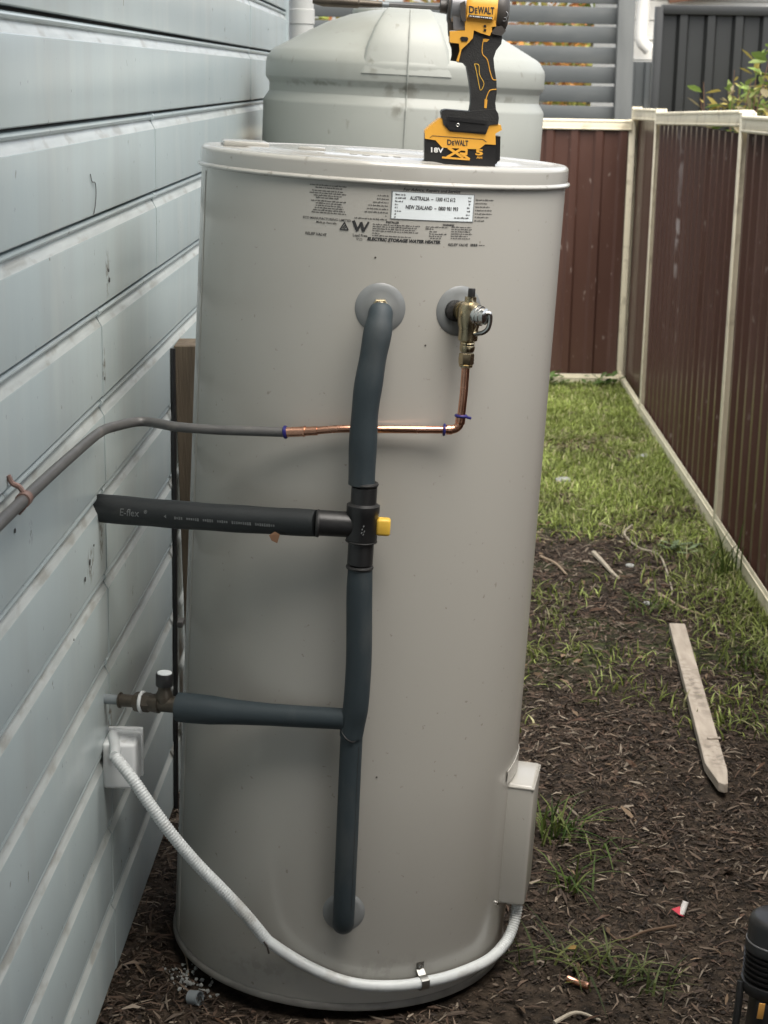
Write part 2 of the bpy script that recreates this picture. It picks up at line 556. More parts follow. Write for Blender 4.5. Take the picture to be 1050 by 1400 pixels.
bp.inputs["Distance"].default_value = 0.008
n.links.new(nnoise(90).outputs[0], bp.inputs["Height"])
n.links.new(bp.outputs[0], b.inputs["Normal"])
mesh_obj("ground", V, F, mg, smooth=180, kind="structure")

# ------------------------------------------------------------------ house wall of boards
house = thing("house_wall", "grey green house wall of long horizontal grooved boards running along the left side", "wall", W(2.5, 0, 0))
PT = 0.1452
def board_profile(z0):
    z1 = z0 + PT
    p = [(-0.013, z0 + 0.0015), (-0.0015, z0 + 0.0012), (0.0, z0 + 0.0030), (0.0, z1 - 0.0325), (-0.0006, z1 - 0.0310), (-0.0092, z1 - 0.0150)]
    for k in range(7):
        t = -math.pi / 2 + math.pi * k / 6
        p.append((-0.0088 + 0.0060 * math.cos(t), z1 - 0.0090 + 0.0052 * math.sin(t)))
    p.append((-0.016, z1 - 0.0030))
    return p
def board(s0, s1, z0, dn):
    P = board_profile(z0)
    mb = MB()
    ss = np.linspace(s0, s1, 9)
    V = []
    for s in ss:
        wob = 0.0008 * mnoise.noise(Vector((s * 1.3, z0 * 9, 2)))
        V += [W(s, a + dn + wob, z) for a, z in P]
    m = len(P)
    F = [(i * m + k, (i + 1) * m + k, (i + 1) * m + k + 1, i * m + k + 1) for i in range(8) for k in range(m - 1)]
    mi = [0, 0, 0, 0, 1] + [0] * (m - 6)
    mb.v = V
    mb.f = F + [tuple(range(m)), tuple(range(8 * m, 9 * m))[::-1]]
    mb.mi = mi * 8 + [0, 0]
    return mb.build("board", [m_wall, m_cham], house, smooth=25)
ENDS = 6.312
for k in range(-7, 11):
    z0 = 1.597 - PT * (k + 1)
    if k in (-1, 0):
        js = [5.067]
    elif k in (1, 2):
        js = [3.302]
    elif k >= 3:
        js = [2.735 - (0.006 * (k % 2))]
    else:
        js = [2.2 if k % 2 else 4.4]
    cuts = [-2.2] + js + [ENDS]
    for i in range(len(cuts) - 1):
        dn = 0.0012 if i % 2 else 0.0
        bo = board(cuts[i] + (0.0009 if i else 0), cuts[i + 1] - (0.0009 if i < len(cuts) - 2 else 0), z0, dn)
    zt = z0 + PT
    for sj in js:                                   # bead joiner over each butt joint
        mb = MB()
        mb.tube([W(sj - 0.008, -0.0075, zt - 0.009), W(sj + 0.008, -0.0075, zt - 0.009)], 0.0068, 10)
        mb.build("bead_joiner", m_wall, house)
mb = MB()
mb.add([W(-2.2, -0.016, -0.05), W(ENDS - .002, -0.016, -0.05), W(ENDS - .002, -0.016, 2.62), W(-2.2, -0.016, 2.62),
        W(-2.2, -0.12, -0.05), W(ENDS - .002, -0.12, -0.05), W(ENDS - .002, -0.12, 2.62), W(-2.2, -0.12, 2.62)],
       [(0, 1, 2, 3), (4, 5, 6, 7), (0, 1, 5, 4), (1, 2, 6, 5), (2, 3, 7, 6), (3, 0, 4, 7)])
mb.build("backing", m_dark, house)
RW = Matrix((WN, WD, Vector((0, 0, 1)))).transposed()
MB().box(W(ENDS + 0.012, -0.03, 1.29), (0.075, 0.022, 2.66), RW, bev=0.003).build("corner_trim", m_wall, house)
MB().box(W(2.05, 0.04, 2.66), (0.36, 8.6, 0.03), RW, bev=0.002).build("eave_soffit", m_soffit, house)  # unseen eave with its roof, put in to darken the near passage
MB().box(W(2.05, 0.24, 2.70), (0.03, 8.6, 0.18), RW, bev=0.004).build("fascia", m_soffit, house)
mb = MB()
mb.add([W(-2.25, 0.32, 2.80), W(6.35, 0.32, 2.80), W(6.35, -2.4, 4.0), W(-2.25, -2.4, 4.0),
        W(-2.25, 0.32, 2.83), W(6.35, 0.32, 2.83), W(6.35, -2.4, 4.03), W(-2.25, -2.4, 4.03)],
       [(0, 1, 2, 3), (4, 5, 6, 7), (0, 1, 5, 4), (1, 2, 6, 5), (2, 3, 7, 6), (3, 0, 4, 7)])
mb.build("roof", m_char, house)
for (s_k, z_k, r_k) in [(2.586, .782, .0050), (2.546, .766, .0040), (2.11, .957, .0032), (2.62, .80, .0022), (2.80, 1.196, .0042), (2.795, 1.212, .003), (2.74, 1.045, .003),
                       (2.45, .70, .002), (3.0, 1.67, .003), (3.9, 1.69, .003), (3.3, 1.655, .002), (5.6, 1.66, .003)]:
    mb = MB()
    mb.lathe([(r_k, 0), (r_k * .9, .0009), (r_k * .3, .0011), (0, .0011)], W(s_k, .0011, z_k), WN, n=9)
    mb.build("nail_hole", m_dark, house)
# unseen roof and wall, added behind the camera to shade the near passage
pr = thing("shade_roof", "unseen flat roof added behind the camera to shade the passage", "roof", (1.2, -1.9, 0))
MB().box((1.2, -1.82, 2.5), (3.4, 6.36, .08), bev=.004).build("shade_roof_sheet", m_soffit, pr)
for px_, py_ in ((2.8, 1.1), (2.8, -1.9)):
    MB().box((px_, py_, 1.2), (.09, .09, 2.52), bev=.004).build("post", m_soffit, pr)
gw = thing("shade_wall", "unseen brown wall added behind the camera to block light", "wall", (1.2, -5, 0))
MB().box((1.2, -5.1, 1.23), (3.4, .15, 2.45), bev=.004).build("shade_wall_panel", m_brown, gw)
# thin hair-like scratch on an upper board
mb = MB()
pts = [W(2.655, .0018, 1.372), W(2.668, .0018, 1.360), W(2.69, .0022, 1.357), W(2.697, .002, 1.342), W(2.69, .002, 1.325), W(2.676, .0018, 1.310)]
mb.tube(curve_pts(pts, 5), 0.0007, 5)
mb.build("scratch_mark", m_dark, house)

# downpipe at the far corner of the house
dp = thing("house_downpipe", "round pale grey downpipe at the far corner of the house wall", "downpipe", (-0.325, 6.42, 0))
mb = MB()
mb.tube([(-0.335, 6.42, -0.02), (-0.329, 6.42, 1.0), (-0.326, 6.42, 2.6)], 0.043, 24)
mb.build("pipe", m_soffit, dp)
MB().lathe([(0.0445, 0), (0.0465, 0.002), (0.0465, 0.05), (0.0445, 0.052)], (-0.3275, 6.42, 1.70), n=24).build("collar", m_soffit, dp)

# ------------------------------------------------------------------ rain tank
TK = Vector((0.035, 5.0, 0))
TA = Vector((0.033, 0, 1)).normalized()
TU = Vector((TA.z, 0, -TA.x))
def T(x, y, z):
    return TK + TU * x + Vector((0, y, 0)) + TA * (z) - TU * 0.05
tank = thing("rainwater_tank", "pale green grey plastic rainwater tank with domed top, standing behind the heater", "water tank", TK)
prof = [(0.395, -0.02), (0.395, 0.05), (0.388, 0.10), (0.388, 0.55), (0.376, 0.57), (0.376, 0.60), (0.388, 0.62), (0.388, 1.0), (0.376, 1.02), (0.376, 1.05),
        (0.388, 1.07), (0.392, 1.25), (0.393, 1.442), (0.391, 1.449), (0.380, 1.465), (0.3775, 1.470), (0.3775, 1.490), (0.379, 1.495), (0.3875, 1.506), (0.389, 1.511),
        (0.389, 1.548), (0.3865, 1.558), (0.374, 1.578), (0.366, 1.585), (0.29, 1.626), (0.225, 1.660), (0.16, 1.684), (0.10, 1.698), (0.05, 1.704), (0, 1.706)]
mb = MB()
mb.lathe(prof, T(0, 0, 0), TA, n=96)
body = mb.build("tank_shell", m_tank, tank, smooth=24)
bm = bmesh.new()
rows_ = [(1.528, .120, .3915), (1.600, .104, .378), (1.655, .084, .342), (1.694, .064, .262), (1.709, .054, .14), (1.712, .05, .0)]
V, F = [], []
for z_, hw_, y_ in rows_:
    for k in range(7):
        x_ = hw_ * (-1 + k / 3)
        yy = y_ - (0.389 - math.sqrt(0.389 ** 2 - x_ * x_)) * (0.9 if y_ > .3 else .3)
        V.append((x_, -max(yy, 0), z_))
    for x_ in (-hw_, hw_):                       # returns into the dome
        V.append((x_ * 1.12, -max(y_ - .13, 0), z_ - .02))
for i in range(len(rows_) - 1):
    o_, p_ = i * 9, (i + 1) * 9
    for k in range(6):
        F.append((o_ + k, o_ + k + 1, p_ + k + 1, p_ + k))
    F += [(o_ + 7, o_, p_, p_ + 7), (o_ + 6, o_ + 8, p_ + 8, p_ + 6)]
bm = bmesh.new()
vv = [bm.verts.new(T(*q)) for q in V]
for q in F:
    bm.faces.new([vv[i] for i in q])
ed_ = [e for e in bm.edges if {e.verts[0].index, e.verts[1].index} is not None and any((e.verts[0] is vv[i * 9 + k] and e.verts[1] is vv[i * 9 + 9 + k]) or (e.verts[1] is vv[i * 9 + k] and e.verts[0] is vv[i * 9 + 9 + k]) for i in range(len(rows_) - 1) for k in (0, 6))]
bmesh.ops.bevel(bm, geom=ed_, offset=0.010, segments=3, affect='EDGES', profile=0.5)
MB().bm(bm).build("fitting_panel", m_tank, tank, smooth=50)
mb = MB()
mb.tube(curve_pts([T(.004, -.3935, 1.30), T(.004, -.3945, 1.42), T(.004, -.3945, 1.44), T(.004, -.3800, 1.470), T(.004, -.3800, 1.490), T(.004, -.3925, 1.53), T(.004, -.379, 1.60), T(.004, -.343, 1.655), T(.004, -.263, 1.694)], 4), 0.0022, 6)
mb.build("mould_seam", m_tank, tank)
mb = MB()
mb.lathe([(0.0, 0.0), (0.105, 0.0), (0.108, 0.02), (0.105, 0.026), (0.02, 0.032), (0, 0.032)], T(-.05, .12, 1.678), TA, n=40)
mb.build("lid", m_tank, tank)

# ------------------------------------------------------------------ fences
def zrot(d):
    d = Vector(d).normalized()
    return Matrix((d, Vector((-d.y, d.x, 0)), Vector((0, 0, 1)))).transposed()
def sheet(mb_, p0, p1, z0, z1, per=0.13, dep=0.014, side=1, thick=0.0015, phase=0.0):
    """corrugated steel sheet: wide pans between narrow ribs"""
    p0, p1 = Vector(p0), Vector(p1)
    L = (p1 - p0).length
    d = (p1 - p0) / L
    nrm = Vector((-d.y, d.x, 0)) * side
    prof = []
    k0 = int(-phase / per) - 1
    for k in range(k0, k0 + int(L / per) + 4):
        a = k * per + phase
        for q, h in ((0.0, 0), (0.052, 0), (0.066, dep), (0.100, dep), (0.114, 0)):
            prof.append((a + q * per / 0.13, h))
    prof = [(a, h) for a, h in prof if 0 < a < L]
    prof = [(0, 0)] + prof + [(L, 0)]
    V, F = [], []
    for off in (0, -thick):
        for z in (z0, z1):
            V += [p0 + d * a + nrm * (h + off) + Vector((0, 0, z)) for a, h in prof]
    m = len(prof)
    for i in range(m - 1):
        F.append((i, i + 1, m + i + 1, m + i))
        F.append((2 * m + i, 3 * m + i, 3 * m + i + 1, 2 * m + i + 1))
    F += [(0, m, 3 * m, 2 * m), (m - 1, 2 * m - 1 + 2 * m - m + 0, 4 * m - 1, 2 * m - 1)] if False else []
    return mb_.add(V, F)
def rail(parent, p0, p1, z, h=0.05, t=0.04, name="top_rail", m=m_cream):
    p0, p1 = Vector(p0), Vector(p1)
    d = (p1 - p0)
    R = zrot(d)
    sl = math.atan2(d.z, Vector((d.x, d.y)).length)
    mb = MB()
    c = (p0 + p1) / 2 + Vector((0, 0, z))
    L = Vector((d.x, d.y)).length
    RR = R @ Matrix.Rotation(-sl, 3, 'Y')
    if name == "bottom_rail":                        # open channel: front lip, floor and back lip, the sheet stands inside
        mb.box(c + RR @ Vector((0, -t / 2, .008)), (L, .003, h + .016), RR, bev=.001)
        mb.box(c + RR @ Vector((0, -t / 2 - .002, h * .40)), (L, .004, h * .14), RR, bev=.001)
        mb.box(c + RR @ Vector((0, t / 2, .008)), (L, .003, h + .016), RR, bev=.001)
        mb.box(c + RR @ Vector((0, 0, -h * .42)), (L, t - .004, .006), RR)
    else:
        mb.box(c, (L, t, h), RR, bev=0.004)
        mb.box(c + Vector((0, 0, h * 0.36)), (L, t + 0.007, h * 0.16), RR, bev=0.0015)
        mb.box(c + Vector((0, 0, -h * 0.38)), (L, t + 0.006, h * 0.12), RR, bev=0.0015)
    return mb.build(name, m, parent)

rear = thing("rear_fence", "brown ribbed steel fence with cream rails closing the far end of the lawn", "fence", (0.4, 8.92, 0))
fz = 1.338
A0, A1 = (-0.62, 8.86, 0), (1.205, 8.93, 0)
rail(rear, A0, A1, fz - 0.026, 0.052)
rail(rear, A0, A1, 0.012, 0.045, name="bottom_rail")
Ls = 3
a0, a1 = Vector(A0), Vector(A1)
for k in range(Ls):
    mb = MB()
    q0, q1 = a0.lerp(a1, k / Ls), a0.lerp(a1, (k + 1) / Ls)
    sheet(mb, q0, q1, 0.004, fz - 0.05, per=0.1245, side=-1, phase=0.0 - 0.032 + (0.1245 - (k * (a1 - a0).length / Ls) % 0.1245))
    mb.build("sheet", m_brown, rear, smooth=0)
MB().box((1.21, 8.95, 0.66), (0.035, 0.05, 1.36), bev=0.003).build("post", m_cream, rear)

side = thing("side_fence", "brown ribbed steel fence with cream posts and rails along the right side", "fence", (1.18, 6, 0))
PP = [Vector((1.237, 8.985, 1.398)), Vector((1.219, 8.06, 1.404)), Vector((1.182, 5.90, 1.428)), Vector((1.143, 3.74, 1.44)), Vector((1.106, 1.55, 1.44))]
for k, p in enumerate(PP):
    R = zrot(Vector((-0.0171, -1, 0)))
    mb = MB()
    zt = p.z + 0.004
    mb.box((p.x - 0.021, p.y, zt / 2 - 0.03), (0.044, 0.006, zt + 0.06), R, bev=0.0015)
    mb.box((p.x + 0.021, p.y, zt / 2 - 0.03), (0.044, 0.006, zt + 0.06), R, bev=0.0015)
    mb.box((p.x, p.y, zt / 2 - 0.03), (0.006, 0.040, zt + 0.06), R)
    mb.build("post", m_cream, side)
for k in range(4):
    p, q = PP[k], PP[k + 1]
    back = Vector((0.009, 0, 0))
    d = (q - p).normalized()
    rail(side, Vector((p.x, p.y, p.z - 0.028)) + d * 0.024, Vector((q.x, q.y, q.z - 0.028)) - d * 0.024, 0, 0.056, 0.048)
    rail(side, Vector((p.x, p.y, 0.018)) + d * 0.024, Vector((q.x, q.y, 0.018)) - d * 0.024, 0, 0.062, 0.048, name="bottom_rail")
    ns = 1 if k == 0 else 3
    for i in range(ns):
        a = Vector((p.x, p.y, 0)).lerp(Vector((q.x, q.y, 0)), i / ns)
        bq = Vector((p.x, p.y, 0)).lerp(Vector((q.x, q.y, 0)), (i + 1) / ns)
        mb = MB()
        sheet(mb, a + back, bq + back, 0.004, min(p.z, q.z) - 0.045, per=0.133 if k else 0.30, dep=0.021 if k else 0.002, side=-1, phase=(0.133 - (i * (bq - a).length) % 0.133))
        mb.build("sheet", m_brown, side, smooth=0)

slatf = thing("slat_fence", "blue grey fence of wide horizontal slats with gaps, behind the brown rear fence", "fence", (0.5, 9.42, 0))
sy = 9.42
for k in range(14):
    zt = 1.905 - 0.1005 * k + 0.10
    mb = MB()
    mb.box((0.16, sy, zt - 0.042), (2.05 + 0.004 * (k % 3), 0.018, 0.085), Matrix.Rotation(rad(0.35 + 0.12 * math.sin(k * 2.3)), 3, 'Y'), bev=0.002)
    mb.build("slat", m_slat, slatf)
MB().box((1.222, sy - 0.02, 0.97), (0.088, 0.08, 2.05), Matrix.Rotation(rad(-0.8), 3, 'Y'), bev=0.004).build("post", m_postw, slatf)
MB().box((-0.9, sy - 0.02, 0.97), (0.088, 0.08, 2.05), bev=0.004).build("post", m_postw, slatf)

dark = thing("charcoal_fence", "tall charcoal ribbed steel fence beyond the brown fence at the upper right", "fence", (2.3, 9.75, 0))
mb = MB()
dx = 1.42
for i in range(3):
    mb = MB()
    sheet(mb, (dx + 0.03 + i * 0.76, 9.75, 0), (dx + 0.03 + (i + 1) * 0.76, 9.75, 0), 0.0, 1.885, per=0.15, dep=0.028, side=-1, phase=0.02)
    mb.build("sheet", m_char, dark, smooth=0)
MB().box((dx + 0.012, 9.74, 0.955), (0.042, 0.06, 1.93), bev=0.004).build("post", m_char, dark)
MB().box((dx + 1.2, 9.74, 1.905), (2.35, 0.06, 0.05), bev=0.004).build("top_rail", m_char, dark)

low = thing("grey_screen", "narrow blue grey steel fence piece between the slat fence post and charcoal fence", "fence", (1.46, 10.6, 0))
mb = MB()
sheet(mb, (1.36, 10.6, 0), (1.62, 10.6, 0), 0, 1.64, per=0.09, dep=0.02, side=-1)
mb.build("sheet", m_slat, low, smooth=0)
MB().box((1.36, 10.6, 0.82), (0.03, 0.05, 1.66), bev=0.003).build("post", m_slat, low)

# neighbour's house far back
nh = thing("neighbour_house", "white weatherboard house with brown roof edge behind the charcoal fence", "house", (3.2, 13.0, 0))
mb = MB()
mb.box((4.4, 14.4, 1.3), (5.3, 2.6, 2.6))
mb.build("wall", m_house, nh)
for k in range(18):
    MB().box((4.4, 13.09, 0.07 + k * 0.14), (5.32, 0.025, 0.135), Matrix.Rotation(rad(-4), 3, 'X')).build("board", m_house, nh)
MB().box((4.4, 14.3, 2.72), (5.9, 3.3, 0.16), bev=0.02).build("roof", m_char, nh)
MB().box((2.9, 12.95, 2.28), (1.9, 0.06, 0.12), Matrix.Rotation(rad(-9), 3, 'Y'), bev=0.005).build("barge_board", m_rust, nh)
mb = MB()
mb.tube(curve_pts([(1.80, 12.96, 2.6), (1.795, 12.96, 2.2), (1.79, 12.96, 1.88), (1.80, 12.96, 1.80), (1.85, 12.96, 1.75)], 6), 0.045, 16)
mb.build("downpipe", m_house, nh)

# ------------------------------------------------------------------ water heater
wh = thing("water_heater", "tall beige cylindrical electric water heater leaning slightly, with pipes on its front", "water heater", HC)
mb = MB()
mb.lathe([(HR - .012, 0.004), (HR - .002, 0.010), (HR, 0.016), (HR, 0.4), (HR, 0.9), (HR, 1.366)], HC, HA, n=144)
tb = mb.build("tank_body", m_heater, wh, smooth=40)
mb = MB()
mb.lathe([(HR - .02, -0.004), (HR - .004, -0.004), (HR + .0035, 0.0), (HR + .004, 0.004), (HR + .0005, 0.0105), (HR - .004, 0.012)], HC, HA, n=144)
mb.build("base_ring", mat("dull_base_steel", (0.17, 0.165, 0.15), (0.11, 0.105, 0.095), scale=30, rough=0.5), wh, smooth=50)
mb = MB()
R2 = HR + .0028
lp = [(HR - .002, 1.3655)]
for k in range(7):
    t = -math.pi / 2 + math.pi * k / 6
    lp.append((R2 + .0012 + .0032 * math.cos(t), 1.3695 + .0032 * math.sin(t)))
lp += [(R2, 1.374), (R2, 1.392)]
for k in range(1, 7):
    t = math.pi / 2 * k / 6
    lp.append((R2 - .008 + .008 * math.cos(t), 1.392 + .008 * math.sin(t)))
lp += [(R2 - .022, 1.4002), (R2 - .026, 1.3985), (0.23, 1.3985), (0.224, 1.4010), (0.09, 1.4010), (0.086, 1.4045), (0.075, 1.4055), (0.066, 1.4030), (0.03, 1.4030), (0, 1.4035)]
mb.lathe(lp, HC, HA, n=144)
lid = mb.build("lid", m_lid, wh, smooth=40)
MB().box(H(-.235, 0.03, 1.4025), (.075, .10, .009), HROT @ Matrix.Rotation(rad(8), 3, 'Z'), bev=.003).build("lid_boss", m_lid, lid)
MB().box(H(-.12, -.02, 1.4025), (.045, .04, .006), HROT, bev=.0025).build("lid_boss", m_lid, lid)
mb = MB()
for (x, y) in [(-.05, -.12), (-.03, -.13), (.0, -.125), (.02, -.13), (-.10, -.16)]:
    mb.box(H(x, y, 1.4018), (.012, .008, .002), HROT, bev=.0008)
mb.build("embossed_mark", m_lid, lid, kind="stuff")

mb = MB()                                        # lapped side seam of the shell
mb.add([HP(-74.0, HR + .0002, .02), HP(-73.6, HR + .0012, .02), HP(-71.0, HR + .0012, .02), HP(-70.9, HR + .0002, .02),
        HP(-74.0, HR + .0002, 1.36), HP(-73.6, HR + .0012, 1.36), HP(-71.0, HR + .0012, 1.36), HP(-70.9, HR + .0002, 1.36)],
       [(0, 1, 5, 4), (1, 2, 6, 5), (2, 3, 7, 6)])
mb.build("side_seam", m_heater, wh, smooth=0)
# plastic collars where the pipes enter
for phi, z, r in [(1.3, 1.182, 0.0385), (25.2, 1.182, 0.0385), (1.3, 0.180, 0.035)]:
    ax = (HP(phi, 1, z) - HP(phi, 0, z)).normalized()
    c = HP(phi, HR, z)
    V, F = [], []
    nr, ns = 6, 40
    for i in range(nr):
        q = i / (nr - 1)
        rr = r * (1 - q) + 0.010 * q
        for k in range(ns):
            t = 2 * math.pi * k / ns
            dx_, dz_ = rr * math.cos(t), rr * math.sin(t)
            hgt = 0.0006 + 0.0032 * (0 if i == 0 else 1) + 0.004 * q * q
            ph = rad(phi) + dx_ / HR
            V.append(H((HR + hgt) * math.sin(ph), -(HR + hgt) * math.cos(ph), z + dz_))
    for i in range(nr - 1):
        for k in range(ns):
            l = (k + 1) % ns
            F.append((i * ns + k, i * ns + l, (i + 1) * ns + l, (i + 1) * ns + k))
    F.append(tuple(range((nr - 1) * ns, nr * ns)))
    mesh_obj("pipe_collar", V, F, m_collar, wh, smooth=60)

# element cover on the right side
EC = 79.5
ec = rad(EC)
EN, ET = Vector((math.sin(ec), -math.cos(ec), 0)), Vector((math.cos(ec), math.sin(ec), 0))
def E(t, d, z):      # t across, d outward from the shell, z up (heater space)
    p = ET * t + EN * d
    return H(p.x, p.y, z)
ROTE = HROT @ Matrix((ET, EN, Vector((0, 0, 1)))).transposed()
mb = MB()
mb.box(E(0, 0.3125, 0.231), (0.118, 0.056, 0.228), ROTE, bev=0.006, seg=3)
cover = mb.build("element_cover", m_heater, wh)
MB().box(E(0, 0.3122, 0.3395), (0.1205, 0.0582, 0.004), ROTE, bev=0.0015).build("cover_seam", m_heater, cover)
V, F = [], []
for i in range(13):
    t = -0.075 + 0.15 * i / 12
    ph = ec + t / HR
    for q, z in ((HR + .0022, 0.35), (HR + .0022, 0.385 - 0.012 * abs(i - 6) / 6), (HR + .0006, 0.385 - 0.012 * abs(i - 6) / 6)):
        V.append(H(q * math.sin(ph), -q * math.cos(ph), z))
for i in range(12):
    for k in range(2):
        F.append((i * 3 + k, i * 3 + 3 + k, i * 3 + 4 + k, i * 3 + k + 1))
mesh_obj("cover_flange", V, F, m_heater, cover)
MB().lathe([(.004, 0), (.004, .002), (.002, .0035), (0, .0035)], HP(66.2, HR, .123), HP(66, 1, .1) - HP(66, 0, .1), n=12).build("screw", m_chrome, cover)

# ---------------- print on the heater
def on_heater(geo, phi, z, r=HR + 0.0006):
    V, F = geo
    return [HP(phi + math.degrees(x / HR), r, z + y) for x, y in V], F
KX = HR * math.pi / 180
def print_text(name, items, m, parent, r=HR + .0006):
    mb = MB()
    for (txt, phi, z, size, bold, shear, align, xs) in items:
        g = text_geo(txt, size, bold, shear, 1.0, align, xs)
        mb.add(*on_heater(g, phi, z, r))
    return mb.build(name, m, parent, smooth=0)
def dash_line(mb, phi0, phi1, z, h, r, seed):
    """a line of print too small to read: word-length strokes"""
    rn = random.Random(seed)
    p = phi0
    while p < phi1 - 0.15:
        wl = min(rn.uniform(0.35, 1.35), phi1 - p)
        k = max(1, int(wl / 0.17))
        for j in range(k):
            a, b_ = p + wl * j / k, p + wl * (j + 0.72) / k
            hh = h * rn.choice((0.62, 0.7, 1.0, 0.66))
            mb.add([HP(a, r, z), HP(b_, r, z), HP(b_, r, z + hh), HP(a, r, z + hh)], [(0, 1, 2, 3)])
        p += wl + 0.2
def block(name, lines, parent, r=HR + .0006, seed=0, h=.0022, m=None):
    mb = MB()
    for i, (a, b_, z) in enumerate(lines):
        dash_line(mb, a, b_, z, h, r, seed * 100 + i)
    return mb.build(name, m or m_print, parent, smooth=0, kind="stuff")
L_ = []
for i, (c_, hw) in enumerate([(-15.7, 5.6), (-15.6, 4.0), None or (-15.9, 4.6), (-15.8, 5.5), (-15.8, 4.2), (-15.8, 3.5), (-15.5, 5.2), (-15.2, 4.0), (-15.2, 4.0), (-15.2, 4.3), (-15.2, 4.8), (-15.2, 5.2)]):
    gap = 0.0012 * (i >= 2) + 0.0012 * (i >= 6)
    L_.append((c_ - hw, c_ + hw, 1.3585 - 0.00345 * i - gap))
block("printed_notice", L_, tb, seed=1)
L_ = [(-1.2 - q, 1.9, 1.3495 - 0.0050 * i) for i, q in enumerate((0.1, 0.2, 1.3, 2.6, 3.0, 3.6))] + [(1.2, 1.7, 1.3195), (-7.6, 1.8, 1.3142)]
block("printed_captions", L_, tb, seed=2)
L_ = [(28.0, 28.0 + q, 1.3495 - 0.0052 * i) for i, q in enumerate((6.4, 4.2, 5.0, 5.8, 6.0, 5.0, 3.4))]
block("printed_captions", L_, tb, seed=3)
L_ = [(-2.2, 11.4 - q, 1.3068 - 0.0032 * i) for i, q in enumerate((0.0, 1.0, 1.4, 0.3))] + [(-2.2, 0.2, 1.2935), (-2.2, 9.0, 1.2900)]
block("installer_notice", L_, tb, seed=4, h=.0020)
L_ = [(13.0, 19.8, 1.3070), (13.0, 15.4, 1.3038), (14.2, 16.8, 1.3000), (14.2, 19.4, 1.2966), (14.2, 18.0, 1.2932), (14.6, 17.8, 1.2900)]
L_ += [(20.8, 27.6 - q, 1.3080 - 0.0034 * i) for i, q in enumerate((0.4, 0.2, 0.8, 0.0, 1.4, 0.6))]
block("warning_notice", L_, tb, seed=5, h=.0020)
print_text("service_heading", [("For Advice, Repairs and Service", 14.3, 1.3615, .0062, .00008, .2, 'CENTER', 1.12)], m_print, tb)
for it_ in [("ECO MANUFACTURING LIMITED", -15.8, 1.3098, .0052, .00004, .12, 'CENTER', 1.0), ("Made in Australia", -15.8, 1.3045, .0046, .00004, .12, 'CENTER', 1.0),
                             ("RELIEF VALVE", -18.9, 1.2862, .0058, .0001, .2, 'CENTER', 1.0), ("RELIEF VALVE", 23.2, 1.2822, .0056, .0001, .2, 'CENTER', 1.0),
                             ("INSTALLER", 3.3, 1.3117, .0040, .00018, .1, 'CENTER', 1.0), ("WARNING", 19.8, 1.3115, .0038, .00018, .1, 'CENTER', 1.0),
                             ("Lead Free", -5.7, 1.2893, .0056, .00008, 0, 'CENTER', 1.0)]:
    print_text("printed_words", [it_], m_print, tb)
print_text("product_title", [("ELECTRIC STORAGE WATER HEATER", 7.0, 1.2852, .0064, .00035, .2, 'CENTER', 1.05)], m_print, tb)
block("barcode", [(-6.8, -4.7, 1.2846), (-6.6, -4.9, 1.2822)], tb, seed=8, h=.0014)
mb = MB()                                            # W mark
def stroke(mb, pts, wd, phi, z, r=HR + .0007):
    for (x0, y0), (x1, y1) in zip(pts[:-1], pts[1:]):
        d = Vector((x1 - x0, y1 - y0)).normalized()
        nn = Vector((-d.y, d.x)) * wd / 2
        ex = d * wd * 0.25
        P = [(x0 + nn.x - ex.x, y0 + nn.y - ex.y), (x1 + nn.x + ex.x, y1 + nn.y + ex.y), (x1 - nn.x + ex.x, y1 - nn.y + ex.y), (x0 - nn.x - ex.x, y0 - nn.y - ex.y)]
        mb.add(*on_heater((P, [(0, 1, 2, 3)]), phi, z, r))
        r += 0.00012
stroke(mb, [(-.0112, .0072), (-.0050, -.0058)], .0046, -5.65, 1.3025)
stroke(mb, [(-.0050, -.0058), (.0002, .0056)], .0030, -5.65, 1.3025, HR + .0009)
stroke(mb, [(.0002, .0056), (.0046, -.0058)], .0046, -5.65, 1.3025, HR + .0011)
stroke(mb, [(.0046, -.0058), (.0114, .0072)], .0030, -5.65, 1.3025, HR + .0013)
mb.build("printed_w_mark", m_print, tb, smooth=0)
mb = MB()                                            # rounded triangle compliance mark
stroke(mb, [(-.0062, -.0050), (0, .0058), (.0062, -.0050), (-.0062, -.0050)], .0018, -10.4, 1.3012)
stroke(mb, [(-.0022, -.0026), (.0016, .0020)], .0016, -10.4, 1.3012, HR + .001)
stroke(mb, [(-.0004, -.0034), (.0030, -.0002)], .0012, -10.4, 1.3012, HR + .001)
mb.build("printed_triangle_mark", m_print, tb, smooth=0)
mb = MB()
for i in range(9):                                   # bar code by the relief valve words
    a = 27.3 + 0.26 * i
    mb.add([HP(a, HR + .0006, 1.2805), HP(a + (0.20 if i % 3 else 0.1), HR + .0006, 1.2805), HP(a + (0.20 if i % 3 else 0.1), HR + .0006, 1.2845), HP(a, HR + .0006, 1.2845)], [(0, 1, 2, 3)])
dash_line(mb, 30.2, 32.2, 1.2815, .0018, HR + .0006, 77)
mb.build("barcode", m_print, tb, smooth=0)
